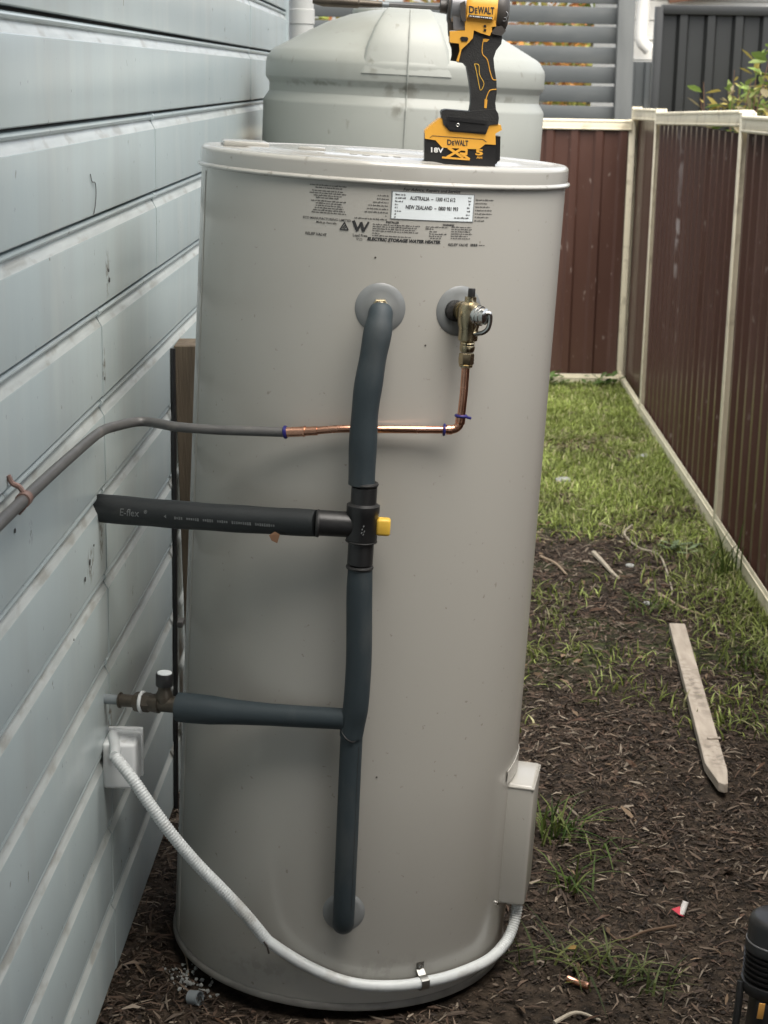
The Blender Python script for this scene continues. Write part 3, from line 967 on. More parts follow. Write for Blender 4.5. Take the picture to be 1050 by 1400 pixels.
# white data label
mb = MB()
def patch_on(mb, a0_, a1_, z0, z1, r, th=.0004, k=14):
    V = []
    for i in range(k + 1):
        a = a0_ + (a1_ - a0_) * i / k
        V += [HP(a, HR + .0002, z0), HP(a, r, z0), HP(a, r, z1), HP(a, HR + .0002, z1)]
    F = []
    for i in range(k):
        for j in range(3):
            F.append((i * 4 + j, i * 4 + 4 + j, i * 4 + 5 + j, i * 4 + j + 1))
    F += [(0, 1, 2, 3), (k * 4, k * 4 + 3, k * 4 + 2, k * 4 + 1)]
    mb.add(V, F)
patch_on(mb, 2.55, 27.55, 1.3165, 1.3585, HR + .0007)
mb.build("label_border", m_collar, tb, smooth=30)
mb = MB()
patch_on(mb, 2.9, 27.2, 1.3178, 1.3572, HR + .0012)
lab = mb.build("data_label", m_label, wh, smooth=30)
print_text("lettering", [("AUSTRALIA  –  1300 412 612", 14.6, 1.3490, .0080, .0002, 0, 'CENTER', 0.72), ("NEW ZEALAND  –  0800 981 993", 14.6, 1.3355, .0080, .0002, 0, 'CENTER', 0.72)],
           m_print, lab, HR + .0016)
block("small_print", [(3.7, 6.6, 1.3525), (3.7, 6.8, 1.3475), (3.7, 6.0, 1.3425), (3.7, 4.6, 1.3378), (3.7, 4.5, 1.333), (3.7, 5.6, 1.3282), (3.7, 4.2, 1.3235), (3.7, 4.2, 1.3192),
                      (25.4, 26.4, 1.3522), (25.5, 26.4, 1.3470), (25.7, 26.2, 1.3420), (25.2, 26.3, 1.3368), (25.2, 26.3, 1.3318), (25.0, 26.2, 1.3266), (21.4, 26.0, 1.3218)], lab, HR + .0016, 6, .0026)
# small chips in the paint
mb = MB()
for (a, z) in [(-1.0, 1.258), (8.9, 0.42), (15.2, 1.128)]:
    mb.add(*on_heater(([(-.0016, -.0012), (.0012, -.0016), (.0018, .0008), (-.0006, .0016)], [(0, 1, 2, 3)]), a, z))
mb.build("paint_chip", m_dkgrey, tb, smooth=0, kind="stuff")

# ------------------------------------------------------------------ plumbing
def hex_nut(mb, c, axis, r, h, mi=0):
    mb.lathe([(r * .9, 0), (r, h * .12), (r, h * .88), (r * .9, h)], c, axis, n=6, mi=mi)
def oring(mb, c, axis, R, r, mi=0):
    A = Vector(axis).normalized()
    X = Vector((1, 0, 0)) if abs(A.x) < 0.9 else Vector((0, 1, 0))
    X = (X - A * X.dot(A)).normalized()
    Y = A.cross(X)
    P = [Vector(c) + R * (math.cos(2 * math.pi * k / 28) * X + math.sin(2 * math.pi * k / 28) * Y) for k in range(28)]
    mb.tube(P, r, 8, close=True, mi=mi)

# upper insulated hot pipe
up = thing("upper_insulated_pipe", "slate foam covered pipe curving down from the upper left collar of the heater", "insulated pipe", H(0, -.345, .92))
path = curve_pts([H(.008, -.326, 1.184), H(.0075, -.337, 1.172), H(.0045, -.3445, 1.145), H(-.001, -.349, 1.10), H(-.006, -.351, 1.045), H(-.007, -.3515, .989), H(-.0055, -.351, .918)], 8)
m_ = len(path)
mb = MB()
rr = [0.0165 + 0.0045 * min(1, i / 12) + 0.0006 * math.sin(i * 0.5) for i in range(m_)]
mb.tube(path, rr, 28, caps=False)
mb.build("foam_sleeve", m_ins, up, smooth=60)
mb = MB()
ax = (HP(1.3, 1, 1.182) - HP(1.3, 0, 1.182)).normalized()
hex_nut(mb, HP(1.3, HR + .003, 1.184), ax, .0145, .014)
mb.lathe([(.0115, 0), (.0115, .016), (.009, .018)], HP(1.3, HR + .016, 1.184), ax, n=20)
mb.build("brass_nut", m_brass, up)
mb = MB()
mb.tube([H(.008, -.312, 1.186), H(.008, -.330, 1.184), H(.007, -.338, 1.17)], .0085, 16)
mb.build("copper_elbow", m_copper, up)

# tempering tee valve
tv = thing("tempering_valve", "black tee shaped mixing valve with o-rings and a yellow knob on the pipe", "valve", H(-.001, -.351, .854))
c = H(-.0008, -.351, 0)
def Z(x, y, z): return H(x - .0008, y - .351, z)
mb = MB()
mb.lathe([(.0175, .790), (.0200, .793), (.0200, .826), (.0235, .830), (.0242, .833), (.0242, .871), (.0255, .874), (.0255, .886), (.0200, .889), (.0200, .914), (.017, .916)],
         Z(0, 0, 0), HA, n=32)
mb.build("body", m_black, tv)
mb = MB()
mb.lathe([(.020, -.066), (.020, -.020), (.0195, -.004), (.018, .0)], Z(0, 0, .8535), HU, n=28)
mb.build("inlet_branch", m_black, tv)
mb = MB()
oring(mb, Z(0, 0, .919), HA, .0186, .0032)
mb.build("o_ring", m_rubber, tv)
mb = MB()
oring(mb, Z(0, 0, .787), HA, .0186, .0032)
mb.build("o_ring", m_rubber, tv)
mb = MB()
oring(mb, Z(-.068, 0, .8525), HU, .0186, .0034)
mb.build("o_ring", m_rubber, tv)
mb = MB()
oring(mb, Z(0, 0, .829), HA, .0235, .0014)
mb.build("seal_line", m_rubber, tv)
mb = MB()
mb.box(Z(.0325, -.002, .854), (.022, .020, .027), HROT, bev=.0045, seg=3)
mb.build("yellow_knob", m_knob, tv)
MB().lathe([(.008, 0), (.008, .006)], Z(.0195, 0, .854), HU, n=16).build("knob_stem", m_black, tv)
mb = MB()
for (x, z) in [(.0045, .858), (.0025, .853), (.0058, .850), (.002, .8475), (.0045, .845)]:
    mb.box(Z(x - .002, -.0246 + abs(x - .002) * .1, z), (.0016, .0006, .0028), HROT @ Matrix.Rotation(rad(20), 3, 'Y'))
mb.build("worn_marking", m_ptext, tv)

# E-flex pipe
A_ = Z(-.070, 0, .8525)
B_ = W(2.688, -.004, .8435)
ef = thing("printed_black_pipe", "black foam covered pipe with pale E-flex print running from the wall to the valve", "insulated pipe", (A_ + B_) / 2)
pp = [A_.lerp(B_, t) + Vector((0, 0, -.002 * math.sin(math.pi * t))) for t in [i / 23 for i in range(24)]]
mb = MB()
mb.tube(pp, [0.0208 + .0022 * t + .0004 * math.sin(23 * t) for t in np.linspace(0, 1, 24)], 28)
efs = mb.build("foam_sleeve", m_eflex, ef, smooth=60)
ED = (B_ - A_).normalized()
EUP = (Vector((0, 0, 1)) - ED * ED.z).normalized()
EF = EUP.cross(ED)
if EF.y > 0:
    EF = -EF
def on_tube(V, s0, a0_, r):
    out = []
    for x, y in V:
        s = s0 + x
        t = a0_ + y / r
        t_ = min(max(s, 0), 1)
        out.append(B_ - ED * s + r * (math.cos(t) * EF + math.sin(t) * EUP))
    return out
g = text_geo("E-flex", .0165, .0001, .12, 1.0, 'LEFT', .92)
mb = MB()
mb.add(on_tube(g[0], .050, .06, .0238), g[1])
g = text_geo("®", .008, .0001, .12, 1.0, 'LEFT', .92)
mb.add(on_tube(g[0], .0935, .20, .0238), g[1])
rn = random.Random(4)
s_ = .132
mb.add(on_tube([(-.004, 0), (0, .003), (0, -.003)], s_, .0, .0232), [(0, 1, 2)])
s_ += .014
while s_ < .29:
    for j in range(rn.randint(3, 9)):
        h_ = rn.choice((.0035, .0045, .005))
        mb.add(on_tube([(0, -h_ / 2), (.0026, -h_ / 2), (.0026, h_ / 2), (0, h_ / 2)], s_, -.02 - s_ * .3, .0232), [(0, 1, 2, 3)])
        s_ += .0037
    s_ += .006
mb.build("pipe_print", m_ptext, efs, smooth=0, kind="stuff")
mb = MB()
mb.add([(A_.lerp(B_, .18) + Vector(q)) for q in [(0, -.022, -.012), (.008, -.024, -.016), (.004, -.025, -.030), (-.005, -.024, -.026), (-.009, -.023, -.018)]], [(0, 1, 2, 3, 4)])
o = mb.build("dead_leaf", mat("dead_leaf", (.16, .085, .045), rough=.8), None, smooth=0, base=A_.lerp(B_, .18))
tag(o, "tiny brown leaf scrap stuck to the underside of the printed black pipe", "leaf")

# cold pipe: vertical lower insulated run with a branch to the wall
lo = thing("lower_insulated_pipe", "slate foam covered pipe running from the valve down to the bottom collar", "insulated pipe", H(0, -.33, .17))
p1 = curve_pts([Z(.001, 0, .785), Z(.0022, .001, .74), Z(.0072, .002, .64), Z(.0072, .005, .565), Z(.0042, .009, .530), Z(.0025, .010, .505)], 8)
mb = MB()
mb.tube(p1, [.0190 + .0012 * min(1, i / 6) - .0016 * max(0, (i - 30) / 10) for i in range(len(p1))], 28)
mb.build("foam_sleeve", m_ins, lo, smooth=60)
p2 = curve_pts([H(.0022, -.3385, .512), H(.003, -.3375, .45), H(.005, -.336, .32), H(.0065, -.332, .22), H(.007, -.326, .178), H(.007, -.312, .164)], 8)
mb = MB()
mb.tube(p2, [.0178] * (len(p2) - 8) + [.0180] * 8, 28)
mb.build("foam_sleeve", m_ins, lo, smooth=60)
mb = MB()                                        # slit along the foam and the mitred joint
mb.tube([q + HU * -.0135 - HV * .0126 for q in p1[2:-6]], .0007, 5)
mb.tube([q + HU * .0120 - HV * .0127 for q in p2[3:-14]], .0007, 5)
mb.tube(curve_pts([H(-.0160, -.3475, .519), H(-.007, -.3580, .508), H(.004, -.3590, .502), H(.014, -.3530, .507)], 5), .0013, 6)
mb.build("slit_seam", m_rubber, lo, kind="stuff")
VA = W(2.688, .0, .519)
br0 = H(-.008, -.3405, .533)
vv_ = VA - br0
br = thing("branch_insulated_pipe", "slate foam covered pipe branching left to the stop valve at the wall", "insulated pipe", br0.lerp(VA, .5))
def BR(t): return br0.lerp(VA, t)
ts = [0, .06, .15, .3, .45, .55, .63, .685]
rd = [.0170, .0172, .0175, .0180, .0205, .0238, .0246, .0242]
mb = MB()
pb = curve_pts([BR(t) + Vector((0, 0, -.004 * math.sin(math.pi * t))) for t in ts], 5)
rb = np.interp(np.linspace(0, 1, len(pb)), np.linspace(0, 1, len(rd)), rd)
mb.tube(pb, list(rb), 28)
mb.build("foam_sleeve", m_ins, br, smooth=60)

sv = thing("stop_valve", "dark metal stop valve with a white topped black cap at the wall", "valve", BR(.76))
BD = vv_.normalized()
mb = MB()
def along(t0, t1, r0, r1=None, n=20):
    mb.tube([BR(t0), BR(t1)], [r0, r1 or r0], n)
along(.675, .80, .0135)
along(.765, .835, .0165, .0130)
hex_nut(mb, BR(.80), BD, .0165, .030)
mb.build("body", m_bronze, sv)
mb = MB()
along(.862, .930, .0105)
along(.93, .935, .013)
mb.build("wall_stub", m_bronze, sv)
mb = MB()
along(.9, 1.0, .0085)
mb.build("pipe_stub", m_pvc, sv)
mb = MB()
oring(mb, BR(.838), BD, .0160, .0030)
mb.build("white_ring", m_white, sv)
mb = MB()
mb.lathe([(.0135, 0), (.0145, .012), (.0105, .020), (.0105, .030)], BR(.745) + Vector((0, 0, .004)), (0.02, 0, 1), n=24)
mb.build("bonnet", m_bronze, sv)
mb = MB()
mb.lathe([(.0140, .028), (.0145, .030), (.0145, .047), (.0135, .049), (.012, .049)], BR(.745) + Vector((0, 0, .004)), (0.02, 0, 1), n=24)
mb.build("cap", m_black, sv)
MB().lathe([(.0122, .049), (.0118, .0505), (0, .0510)], BR(.745) + Vector((0, 0, .004)), (0.02, 0, 1), n=24).build("cap_top", m_label, sv)

# relief valve
PH = 25.2
def RV(x, d, z):   # x sideways, d outwards, z up around the relief valve axis
    t = rad(PH)
    return H(math.sin(t) * (HR + d) + math.cos(t) * x, -math.cos(t) * (HR + d) + math.sin(t) * x, z)
rt = rad(PH)
RX = (RV(1, 0, 1) - RV(0, 0, 1)).normalized()
RD = (RV(0, 1, 1) - RV(0, 0, 1)).normalized()
ROTV = Matrix((RX, -RD, HA)).transposed()
rv = thing("relief_valve", "brass pressure relief valve with black cap and chrome lever on the upper right collar", "valve", RV(0, .04, 1.18))
VD = .034
mb = MB()
mb.lathe([(.0125, .003), (.0125, .012), (.0155, .0125), (.0155, .020), (.012, .021), (.012, VD)], RV(-.002, 0, 1.1835), RD, n=28)
mb.lathe([(.0105, 1.124), (.0118, 1.128), (.0118, 1.132), (.0108, 1.134), (.0118, 1.137), (.0108, 1.139), (.0150, 1.142), (.0152, 1.160), (.0172, 1.166), (.0182, 1.176),
          (.0180, 1.190), (.0150, 1.197), (.0095, 1.200), (.0088, 1.202), (.0088, 1.208)], RV(0, VD, 0), HA, n=28)
mb.build("body", m_brass, rv)
mb = MB()
mb.lathe([(.0052, 1.206), (.0056, 1.207), (.0056, 1.219), (.0050, 1.2205)], RV(.001, VD, 0), HA, n=16)
mb.build("cap", m_black, rv)
mb = MB()
mb.lathe([(.016, .002), (.0165, .004), (.0165, .010), (.012, .012)], RV(-.010, .0, 1.183), RD, n=24)
mb.build("rubber_seal", m_rubber, rv)
mb = MB()
bd = (RX * 0.55 + RD * 0.83).normalized()
mb.lathe([(.0150, .006), (.0165, .012), (.0165, .016), (.0150, .0165), (.0150, .021), (.0130, .0215), (.0125, .028), (.008, .031), (0, .032)], RV(0, VD, 1.181), bd, n=24)
mb.build("bonnet", m_chrome, rv)
mb = MB()
q0 = RV(0, VD, 1.181) + bd * .030
pl = [q0 + HA * .005 - RX * .003, q0 + bd * .003 + HA * .005 + RX * .001, q0 + bd * .003 + RX * .003 - HA * .006, q0 + bd * .001 + RX * .002 - HA * .018, q0 - bd * .005 - RX * .001 - HA * .025, q0 - bd * .014 - RX * .006 - HA * .028]
mb.tube(curve_pts(pl, 6), .0037, 10)
mb.build("lever", m_chrome, rv)
mb = MB()
hex_nut(mb, RV(0, VD, 1.1040), HA, .0118, .018)
mb.lathe([(.0085, 1.0995), (.0105, 1.101), (.0105, 1.104)], RV(0, VD, 0), HA, n=20)
mb.build("compression_nut", m_brass, rv)

# copper drain line
dr = thing("copper_drain_pipe", "bright copper pipe dropping from the relief valve then running left across the heater", "copper pipe", RV(0, VD, 1.0))
E0 = H(.1400, -.3040, 1.0)
cu1 = [RV(0, VD, 1.106), RV(0, VD, 1.06), H(.1415, -.3045, 1.03), H(.1405, -.304, 1.018)]
mb = MB()
mb.tube(cu1, .0063, 18)
mb.build("vertical_pipe", m_copper, dr)
mb = MB()
el = [H(.1405, -.304, 1.022), H(.1395, -.3042, 1.012), H(.1355, -.305, 1.0055), H(.128, -.306, 1.0025), H(.120, -.3072, 1.0020)]
mb.tube(curve_pts(el, 6), [.0078] * 6 + [.0068] * 13 + [.0078] * 6, 18)
mb.build("elbow", m_copper, dr)
mb = MB()
oring(mb, H(.1408, -.304, 1.0245), HA, .0078, .0024)
mb.box(H(.150, -.308, 1.0235), (.014, .004, .004), HROT @ Matrix.Rotation(rad(12), 3, 'Y'), bev=.001)
mb.build("blue_ring", m_blue, dr)
mb = MB()
oring(mb, H(.1165, -.3078, 1.0018), HU, .0078, .0022)
mb.build("blue_ring", m_blue, dr)
mb = MB()
hp = [H(.121, -.3072, 1.002), H(.06, -.3165, 1.0005), H(.01, -.320, .9985), H(-.04, -.320, .996), H(-.085, -.3145, .989)]
mb.tube(curve_pts(hp, 8), .0060, 18)
mb.build("horizontal_pipe", m_copper, dr)
mb = MB()
mb.tube([H(-.078, -.3155, .9898), H(-.100, -.3125, .9868)], [.0072, .0072], 18)
mb.tube([H(-.098, -.3127, .987), H(-.126, -.307, .9830)], [.0078, .0078], 18)
mb.tube([H(-.097, -.313, .987), H(-.099, -.3126, .987)], [.0088, .0088], 18)
mb.build("press_coupling", m_copper, dr)
mb = MB()
oring(mb, H(-.1275, -.3068, .9828), (H(-.126, -.307, .983) - H(-.1, -.3125, .987)), .0076, .0030)
mb.build("blue_ring", m_blue, dr)

gp = thing("wall_pipe", "dull grey metal pipe coming along the wall and bending across to the copper pipe", "pipe", W(2.3, .02, 1.0))
pts = [W(1.2, .02, 1.011), W(1.7, .02, 1.009), W(2.15, .02, 1.003), W(2.42, .021, .996), W(2.58, .023, .990), W(2.645, .034, .986), W(2.70, .068, .984)]
gend = [H(-.30, -.26, .9715), H(-.24, -.277, .974), H(-.18, -.295, .979), H(-.126, -.3072, .983)]
mb = MB()
mb.tube(curve_pts(pts + gend, 7), .0078, 18)
mb.build("pipe", m_gpipe, gp, smooth=60)
mb = MB()
k = W(2.085, .02, 1.0045)
mb.tube([k - WD * .009, k + WD * .009], .0098, 18)
mb.tube(curve_pts([k + Vector((0, 0, .008)), k + WN * -.006 + Vector((0, 0, .016)), k - WN * .014 + Vector((0, 0, .020)), k - WN * .019 + Vector((0, 0, .030))], 5), .0036, 8)
mb.tube([k - Vector((0, 0, .009)), k - Vector((0, 0, .018)) - WN * .008], .0036, 8)
mb.build("pipe_clip", m_clip, gp)

# black pipe and plank behind the heater
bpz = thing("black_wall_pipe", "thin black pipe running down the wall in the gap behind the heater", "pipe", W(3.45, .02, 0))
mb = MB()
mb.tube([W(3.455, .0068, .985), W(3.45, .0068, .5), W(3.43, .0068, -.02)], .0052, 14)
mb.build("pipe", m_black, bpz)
mb = MB()
mb.box(W(3.46, .012, .405), (.022, .034, .014), RW, bev=.003)
mb.build("pipe_saddle", m_gpipe, bpz)
pk = thing("leaning_plank", "old brown timber plank standing in the gap between wall and heater", "plank", W(3.55, .06, 0))
mb = MB()
top, bot = W(3.525, .0265, .988), W(3.58, .046, -.01)
zx = (top - bot).normalized()
yx = (WD - zx * WD.dot(zx)).normalized()
xx = yx.cross(zx)
RP = Matrix((xx, yx, zx)).transposed()
mb.box((top + bot) / 2, (.046, .075, (top - bot).length), RP, bev=.002, seg=1)
mb.build("plank_board", m_wood, pk)

# junction box on the wall and conduit
jb = thing("junction_box", "small white plastic electrical junction box on the wall below the stop valve", "junction box", W(2.70, 0, .40))
mb = MB()
mb.box(W(2.703, .0265, .411), (.055, .086, .080), RW, bev=.006, seg=3)
mb.build("box_body", m_box, jb)
MB().box(W(2.726, .0270, .4125), (.059, .010, .086), RW, bev=.002).build("lid_edge", m_box, jb)
cdt = thing("white_conduit", "white corrugated electrical conduit sweeping from the wall box around the heater foot", "conduit", W(2.66, .03, .40))
c_pts = [W(2.690, .012, .455), W(2.655, .022, .449), Vector((-0.4280, 2.6250, 0.4480))]
k_pts = [Vector((-0.4280, 2.6250, 0.4480)), Vector((-0.3980, 2.6050, 0.4190)), Vector((-0.3670, 2.5950, 0.3770)), Vector((-0.3320, 2.5920, 0.3270)), Vector((-0.2920, 2.5980, 0.2730)), Vector((-0.2560, 2.6040, 0.2300)), Vector((-0.2150, 2.6120, 0.1780)), H(-.118, -.305, .122)]
s_pts = [H(-.118, -.305, .122), H(-.078, -.307, .097), H(-.036, -.313, .078), H(.01, -.315, .062), H(.055, -.3105, .053), HP(20, .315, .048), HP(27, .315, .047), HP(36, .315, .045), HP(46.4, .315, .043), HP(56, .316, .040), HP(63, .319, .043)]
r_pts = [HP(63, .319, .043), HP(68, .3235, .053), HP(71.5, .327, .072), HP(73.5, .328, .095), HP(74.2, .327, .125)]
def resample(P, step):
    P = [Vector(p) for p in P]
    L = [0]
    for a, b_ in zip(P[:-1], P[1:]):
        L.append(L[-1] + (b_ - a).length)
    k = max(2, int(L[-1] / step))
    out = []
    for i in range(k + 1):
        d = L[-1] * i / k
        j = min(int(np.searchsorted(L, d, side='right')) - 1, len(P) - 2)
        t = (d - L[j]) / max(L[j + 1] - L[j], 1e-9)
        out.append(P[j].lerp(P[j + 1], t))
    return out
def ribbed(pts, r, dr, step=.0012):
    p = resample(curve_pts(pts, 14), step)
    mb = MB()
    mb.tube(p, [r + (dr if i % 4 in (0, 1) else 0) for i in range(len(p))], 16)
    return mb
mb = MB()
mb.tube(curve_pts(c_pts, 5), .0088, 16)
mb.build("smooth_end", m_white, cdt, smooth=60)
ribbed(k_pts, .0094, .0009).build("ribbed_section", m_white, cdt, smooth=60)
mb = MB()
sp = resample(curve_pts(s_pts, 10), .008)
mb.tube(sp, .0098, 20)
mb.build("smooth_section", m_white, cdt, smooth=60)
ribbed(r_pts, .0092, .0012).build("ribbed_section", m_white, cdt, smooth=60)
mb = MB()
mb.tube(curve_pts([H(-.122, -.318, .126), H(-.116, -.319, .118), H(-.113, -.317, .105)], 4), .0018, 6)
mb.build("loose_tail", m_dkgrey, cdt)
sad = thing("pipe_saddle", "small galvanised saddle clamp holding the conduit to the heater base", "clamp", HP(27.8, HR, .06))
mb = MB()
for a0_, a1_ in ((26.5, 29.1),):
    pr = [(HR + .0008, .078), (HR + .0022, .079), (HR + .0024, .066), (.3125, .0590), (.3195, .0585), (.3255, .055), (.3275, .047), (.3255, .039), (.318, .0345), (.312, .034),
          (.312, .0355), (.3175, .036), (.3243, .040), (.326, .047), (.3243, .0542), (.319, .057), (.312, .0575), (HR + .0008, .064)]
    V = [HP(a0_, r, z) for r, z in pr] + [HP(a1_, r, z) for r, z in pr]
    m2 = len(pr)
    F = [(i, (i + 1) % m2, m2 + (i + 1) % m2, m2 + i) for i in range(m2)]
    mb.add(V, F + [tuple(range(m2)), tuple(range(m2, 2 * m2))[::-1]])
mb.build("strap", m_steel, sad, smooth=30)
MB().lathe([(.0036, 0), (.0036, .0016), (.002, .003), (0, .003)], HP(27.8, HR + .002, .0715), HP(27.8, 1, .07) - HP(27.8, 0, .07), n=12).build("rivet", m_chrome, sad)

# ------------------------------------------------------------------ impact driver on the lid
DY = 2.722
def D(px, py, dep=0.0):
    """side-view plan of the driver, drawn in millimetre-like units"""
    return Vector((0.052 + .0011 * (px - 580) + .000025 * (py - 220), DY + dep, 1.398 + .000022 * (px - 580) - .001088 * (py - 220)))
def Dm(x, y, z): return D(x, z, y)
def q5(P): return [(560 + x / 5.83, y / 5.83) for x, y in P]
drv = thing("impact_driver", "yellow and black cordless impact driver standing on its battery on top of the heater", "impact driver", D(632, 225, .035))
DW = .038                                        # half width of the battery
mb = MB()
bat = q5([(118, 1060), (690, 1075), (692, 1325), (655, 1336), (140, 1296), (115, 1272)])
mb.prism(bat, -.001, .075, Dm, bev=.005, seg=4)
batt = mb.build("battery", m_black, drv)
mb = MB()
for a in (700, 722):
    P = q5([(a - 8, 1085), (a + 14, 1085), (a + 12, 1300 - (a - 700)), (a - 8, 1312 - (a - 700))])
    mb.prism(P, .006, .068, Dm, bev=.002)
mb.build("battery_fin", m_black, batt)
mb = MB()
P = q5([(118, 1100), (118, 1040), (160, 998), (240, 938), (300, 938), (640, 975), (735, 990), (745, 1030), (692, 1060), (695, 1150), (610, 1145), (560, 1185), (480, 1183), (260, 1172), (205, 1112)])
mb.prism(P, -.0028, .0768, Dm, bev=.002)
mb.build("battery_top", m_yellow, batt)
mb = MB()
mb.tube([D(*q, -.0030) for q in q5([(160, 1092), (180, 1076), (590, 1106), (620, 1128)])], .0004, 6)
mb.build("panel_line", m_dkgrey, batt)
def fit_text(mb, txt, x0, x1, y0, y1, dep, bold=.02, slope=.06):
    """set a word into the box x0..x1, y0..y1 of the driver's side plan"""
    V, F = text_geo(txt, 1.0, bold)
    ax, bx = min(v[0] for v in V), max(v[0] for v in V)
    ay, by = min(v[1] for v in V), max(v[1] for v in V)
    P = []
    for x, y in V:
        px = x0 + (x - ax) / (bx - ax) * (x1 - x0)
        py = y1 - (y - ay) / (by - ay) * (y1 - y0)
        P.append(D(px, py + (px - x0) * slope, dep))
    mb.add(P, F)
def logo(x0, x1, y0, y1, m, parent, dep):
    w_ = x1 - x0
    for txt, a0, a1, top in (("D", 0, .215, 0), ("E", .235, .335, .22), ("WALT", .35, 1.0, 0)):
        mb = MB()
        fit_text(mb, txt, x0 + a0 * w_, x0 + a1 * w_, y0 + (y1 - y0) * top + a0 * w_ * .06, y1 + a0 * w_ * .06, dep, .03)
        mb.build("lettering", m, parent, smooth=0)
def word(txt, x0, x1, y0, y1, m, parent, dep, bold=.02):
    mb = MB()
    fit_text(mb, txt, x0, x1, y0, y1, dep, bold)
    mb.build("lettering", m, parent, smooth=0)
logo(611.5, 641, 189.6, 197.4, m_print, batt, -.0033)
word("18V", 589, 606.5, 200.4, 207.6, m_wtext, batt, -.0022, .03)
mb = MB()                                        # big XR built from strokes
def bar(px0, py0, px1, py1, wd, dep=-.0034):
    a, b_ = Vector((px0, py0)), Vector((px1, py1))
    d = (b_ - a).normalized()
    nn = Vector((-d.y, d.x)) * wd / 2
    P = [a + nn, b_ + nn, b_ - nn, a - nn]
    mb.prism([(p.x, p.y) for p in P], dep, dep + .0022, Dm)
bar(613, 201, 634, 215.2, 3.6)
bar(632.5, 202.4, 611, 214.5, 3.3, -.0036)
bar(604.5, 214.6, 643, 217.6, 2.5, -.0038)
bar(628, 203.2, 639, 204.2, 3.0, -.0037)
bar(638.6, 203.2, 638.2, 211.2, 3.0, -.0039)
bar(638.5, 209.6, 629, 208.9, 2.4, -.0040)
bar(632, 209.5, 643, 217.4, 3.2, -.0041)
mb.build("lettering", m_yellow, batt, smooth=0)
word("5", 651, 661.8, 203.0, 211.6, m_yellow, batt, -.0024, .04)
word("AH", 652.5, 660.5, 212.9, 216.2, m_yellow, batt, -.0024, .02)
mb = MB()
P = q5([(250, 892), (262, 874), (290, 866), (480, 882), (690, 862), (712, 900), (718, 935), (712, 985), (642, 992), (612, 1066), (320, 1042), (268, 985)])
mb.prism(P, -.0045, .0785, Dm, bev=.0045, seg=4)
foot = mb.build("foot", m_rubber, drv)
mb = MB()
P = q5([(300, 922), (622, 958), (618, 1052), (318, 1030), (290, 975)])
mb.prism(P, -.0066, .01, Dm, bev=.0016, seg=2)
P = q5([(330, 936), (610, 966), (608, 984), (332, 954)])
mb.prism(P, -.0078, .01, Dm, bev=.0008)
mb.build("foot_rib", m_black, foot)
mb = MB()
oring(mb, D(*q5([(385, 990)])[0], -.0068), (0, 1, 0), .0022, .0009)
mb.build("screw", m_chrome, foot)
mb = MB()
P = q5([(512, 200), (555, 180), (690, 190), (728, 240), (742, 300), (735, 348), (694, 400), (674, 460), (682, 540), (700, 640), (703, 735), (692, 815), (700, 880), (712, 912), (480, 900), (492, 830), (494, 750), (480, 640), (458, 525),
        (432, 497), (385, 490), (415, 390), (480, 330), (508, 300)])
mb.prism(P, .011, .059, Dm, bev=.010, seg=5)
grip = mb.build("grip", m_rubber, drv, smooth=50)
def line(P, w_, dep, m, parent, name="grip_accent"):
    mb = MB()
    mb.tube(curve_pts([D(*q, dep) for q in q5(P)], 4), w_, 6)
    return mb.build(name, m, parent)
line([(632, 315), (592, 318), (582, 420), (622, 470), (645, 560), (668, 625), (698, 634)], .0007, .0108, m_yellow, grip)
line([(700, 708), (650, 715), (628, 750), (616, 790), (612, 850)], .0008, .0108, m_yellow, grip)
mb = MB()
mb.prism(q5([(606, 785), (628, 790), (622, 858), (602, 855)]), .0104, .02, Dm)
mb.prism(q5([(586, 308), (640, 312), (618, 332), (590, 330)]), .0104, .02, Dm)
mb.build("grip_accent", m_yellow, grip)
line([(520, 505), (555, 515), (562, 590), (598, 660), (570, 715), (548, 620), (535, 560), (520, 505)], .0005, .0108, m_knob, grip, "grip_badge")
mb = MB()
P = q5([(322, 340), (395, 345), (400, 400), (380, 485), (330, 478), (340, 430), (338, 380)])
mb.prism(P, .024, .048, Dm, bev=.003)
mb.build("trigger", m_black, drv)
# yellow clamshell: motor barrel + bracket
def DA(px, py=10.5, dep=.035): return D(px, py, dep)
AX = (DA(700, 13.0) - DA(600, 6.0)).normalized()
def barrel(prof, n=40):
    mb = MB()
    P = [DA(px, 10.5 + (px - 640) * .07) for px, r in prof]
    mb.tube(P, [r for px, r in prof], n)
    return mb
mh = barrel([(637, .030), (640, .0325), (646, .0335), (672, .0335), (679, .033), (682, .031)]).build("motor_housing", m_yellow, drv, smooth=40)
mb = MB()
P = q5([(440, 60), (672, 60), (690, 210), (655, 252), (640, 285), (565, 262), (512, 240), (505, 300), (478, 332), (414, 392), (392, 488), (374, 482), (400, 400), (394, 345), (320, 335), (318, 247), (440, 242)])
mb.prism(P, .006, .064, Dm, bev=.003, seg=2)
brk = mb.build("yellow_bracket", m_yellow, drv)
mb = MB()
mb.prism(q5([(462, 48), (692, 70), (668, 160), (455, 140)]), .0005, .01, Dm, bev=.0012)
npl = mb.build("name_plate", m_yellow, drv)
logo(640.6, 675.4, 8.6, 18.4, m_print, npl, -.0002)
mb = MB()
mb.prism(q5([(468, 118), (660, 138), (655, 160), (464, 140)]), -.0003, .004, Dm)
strip = mb.build("name_strip", m_black, npl)
mb = MB()
rn = random.Random(3)
xk = 476
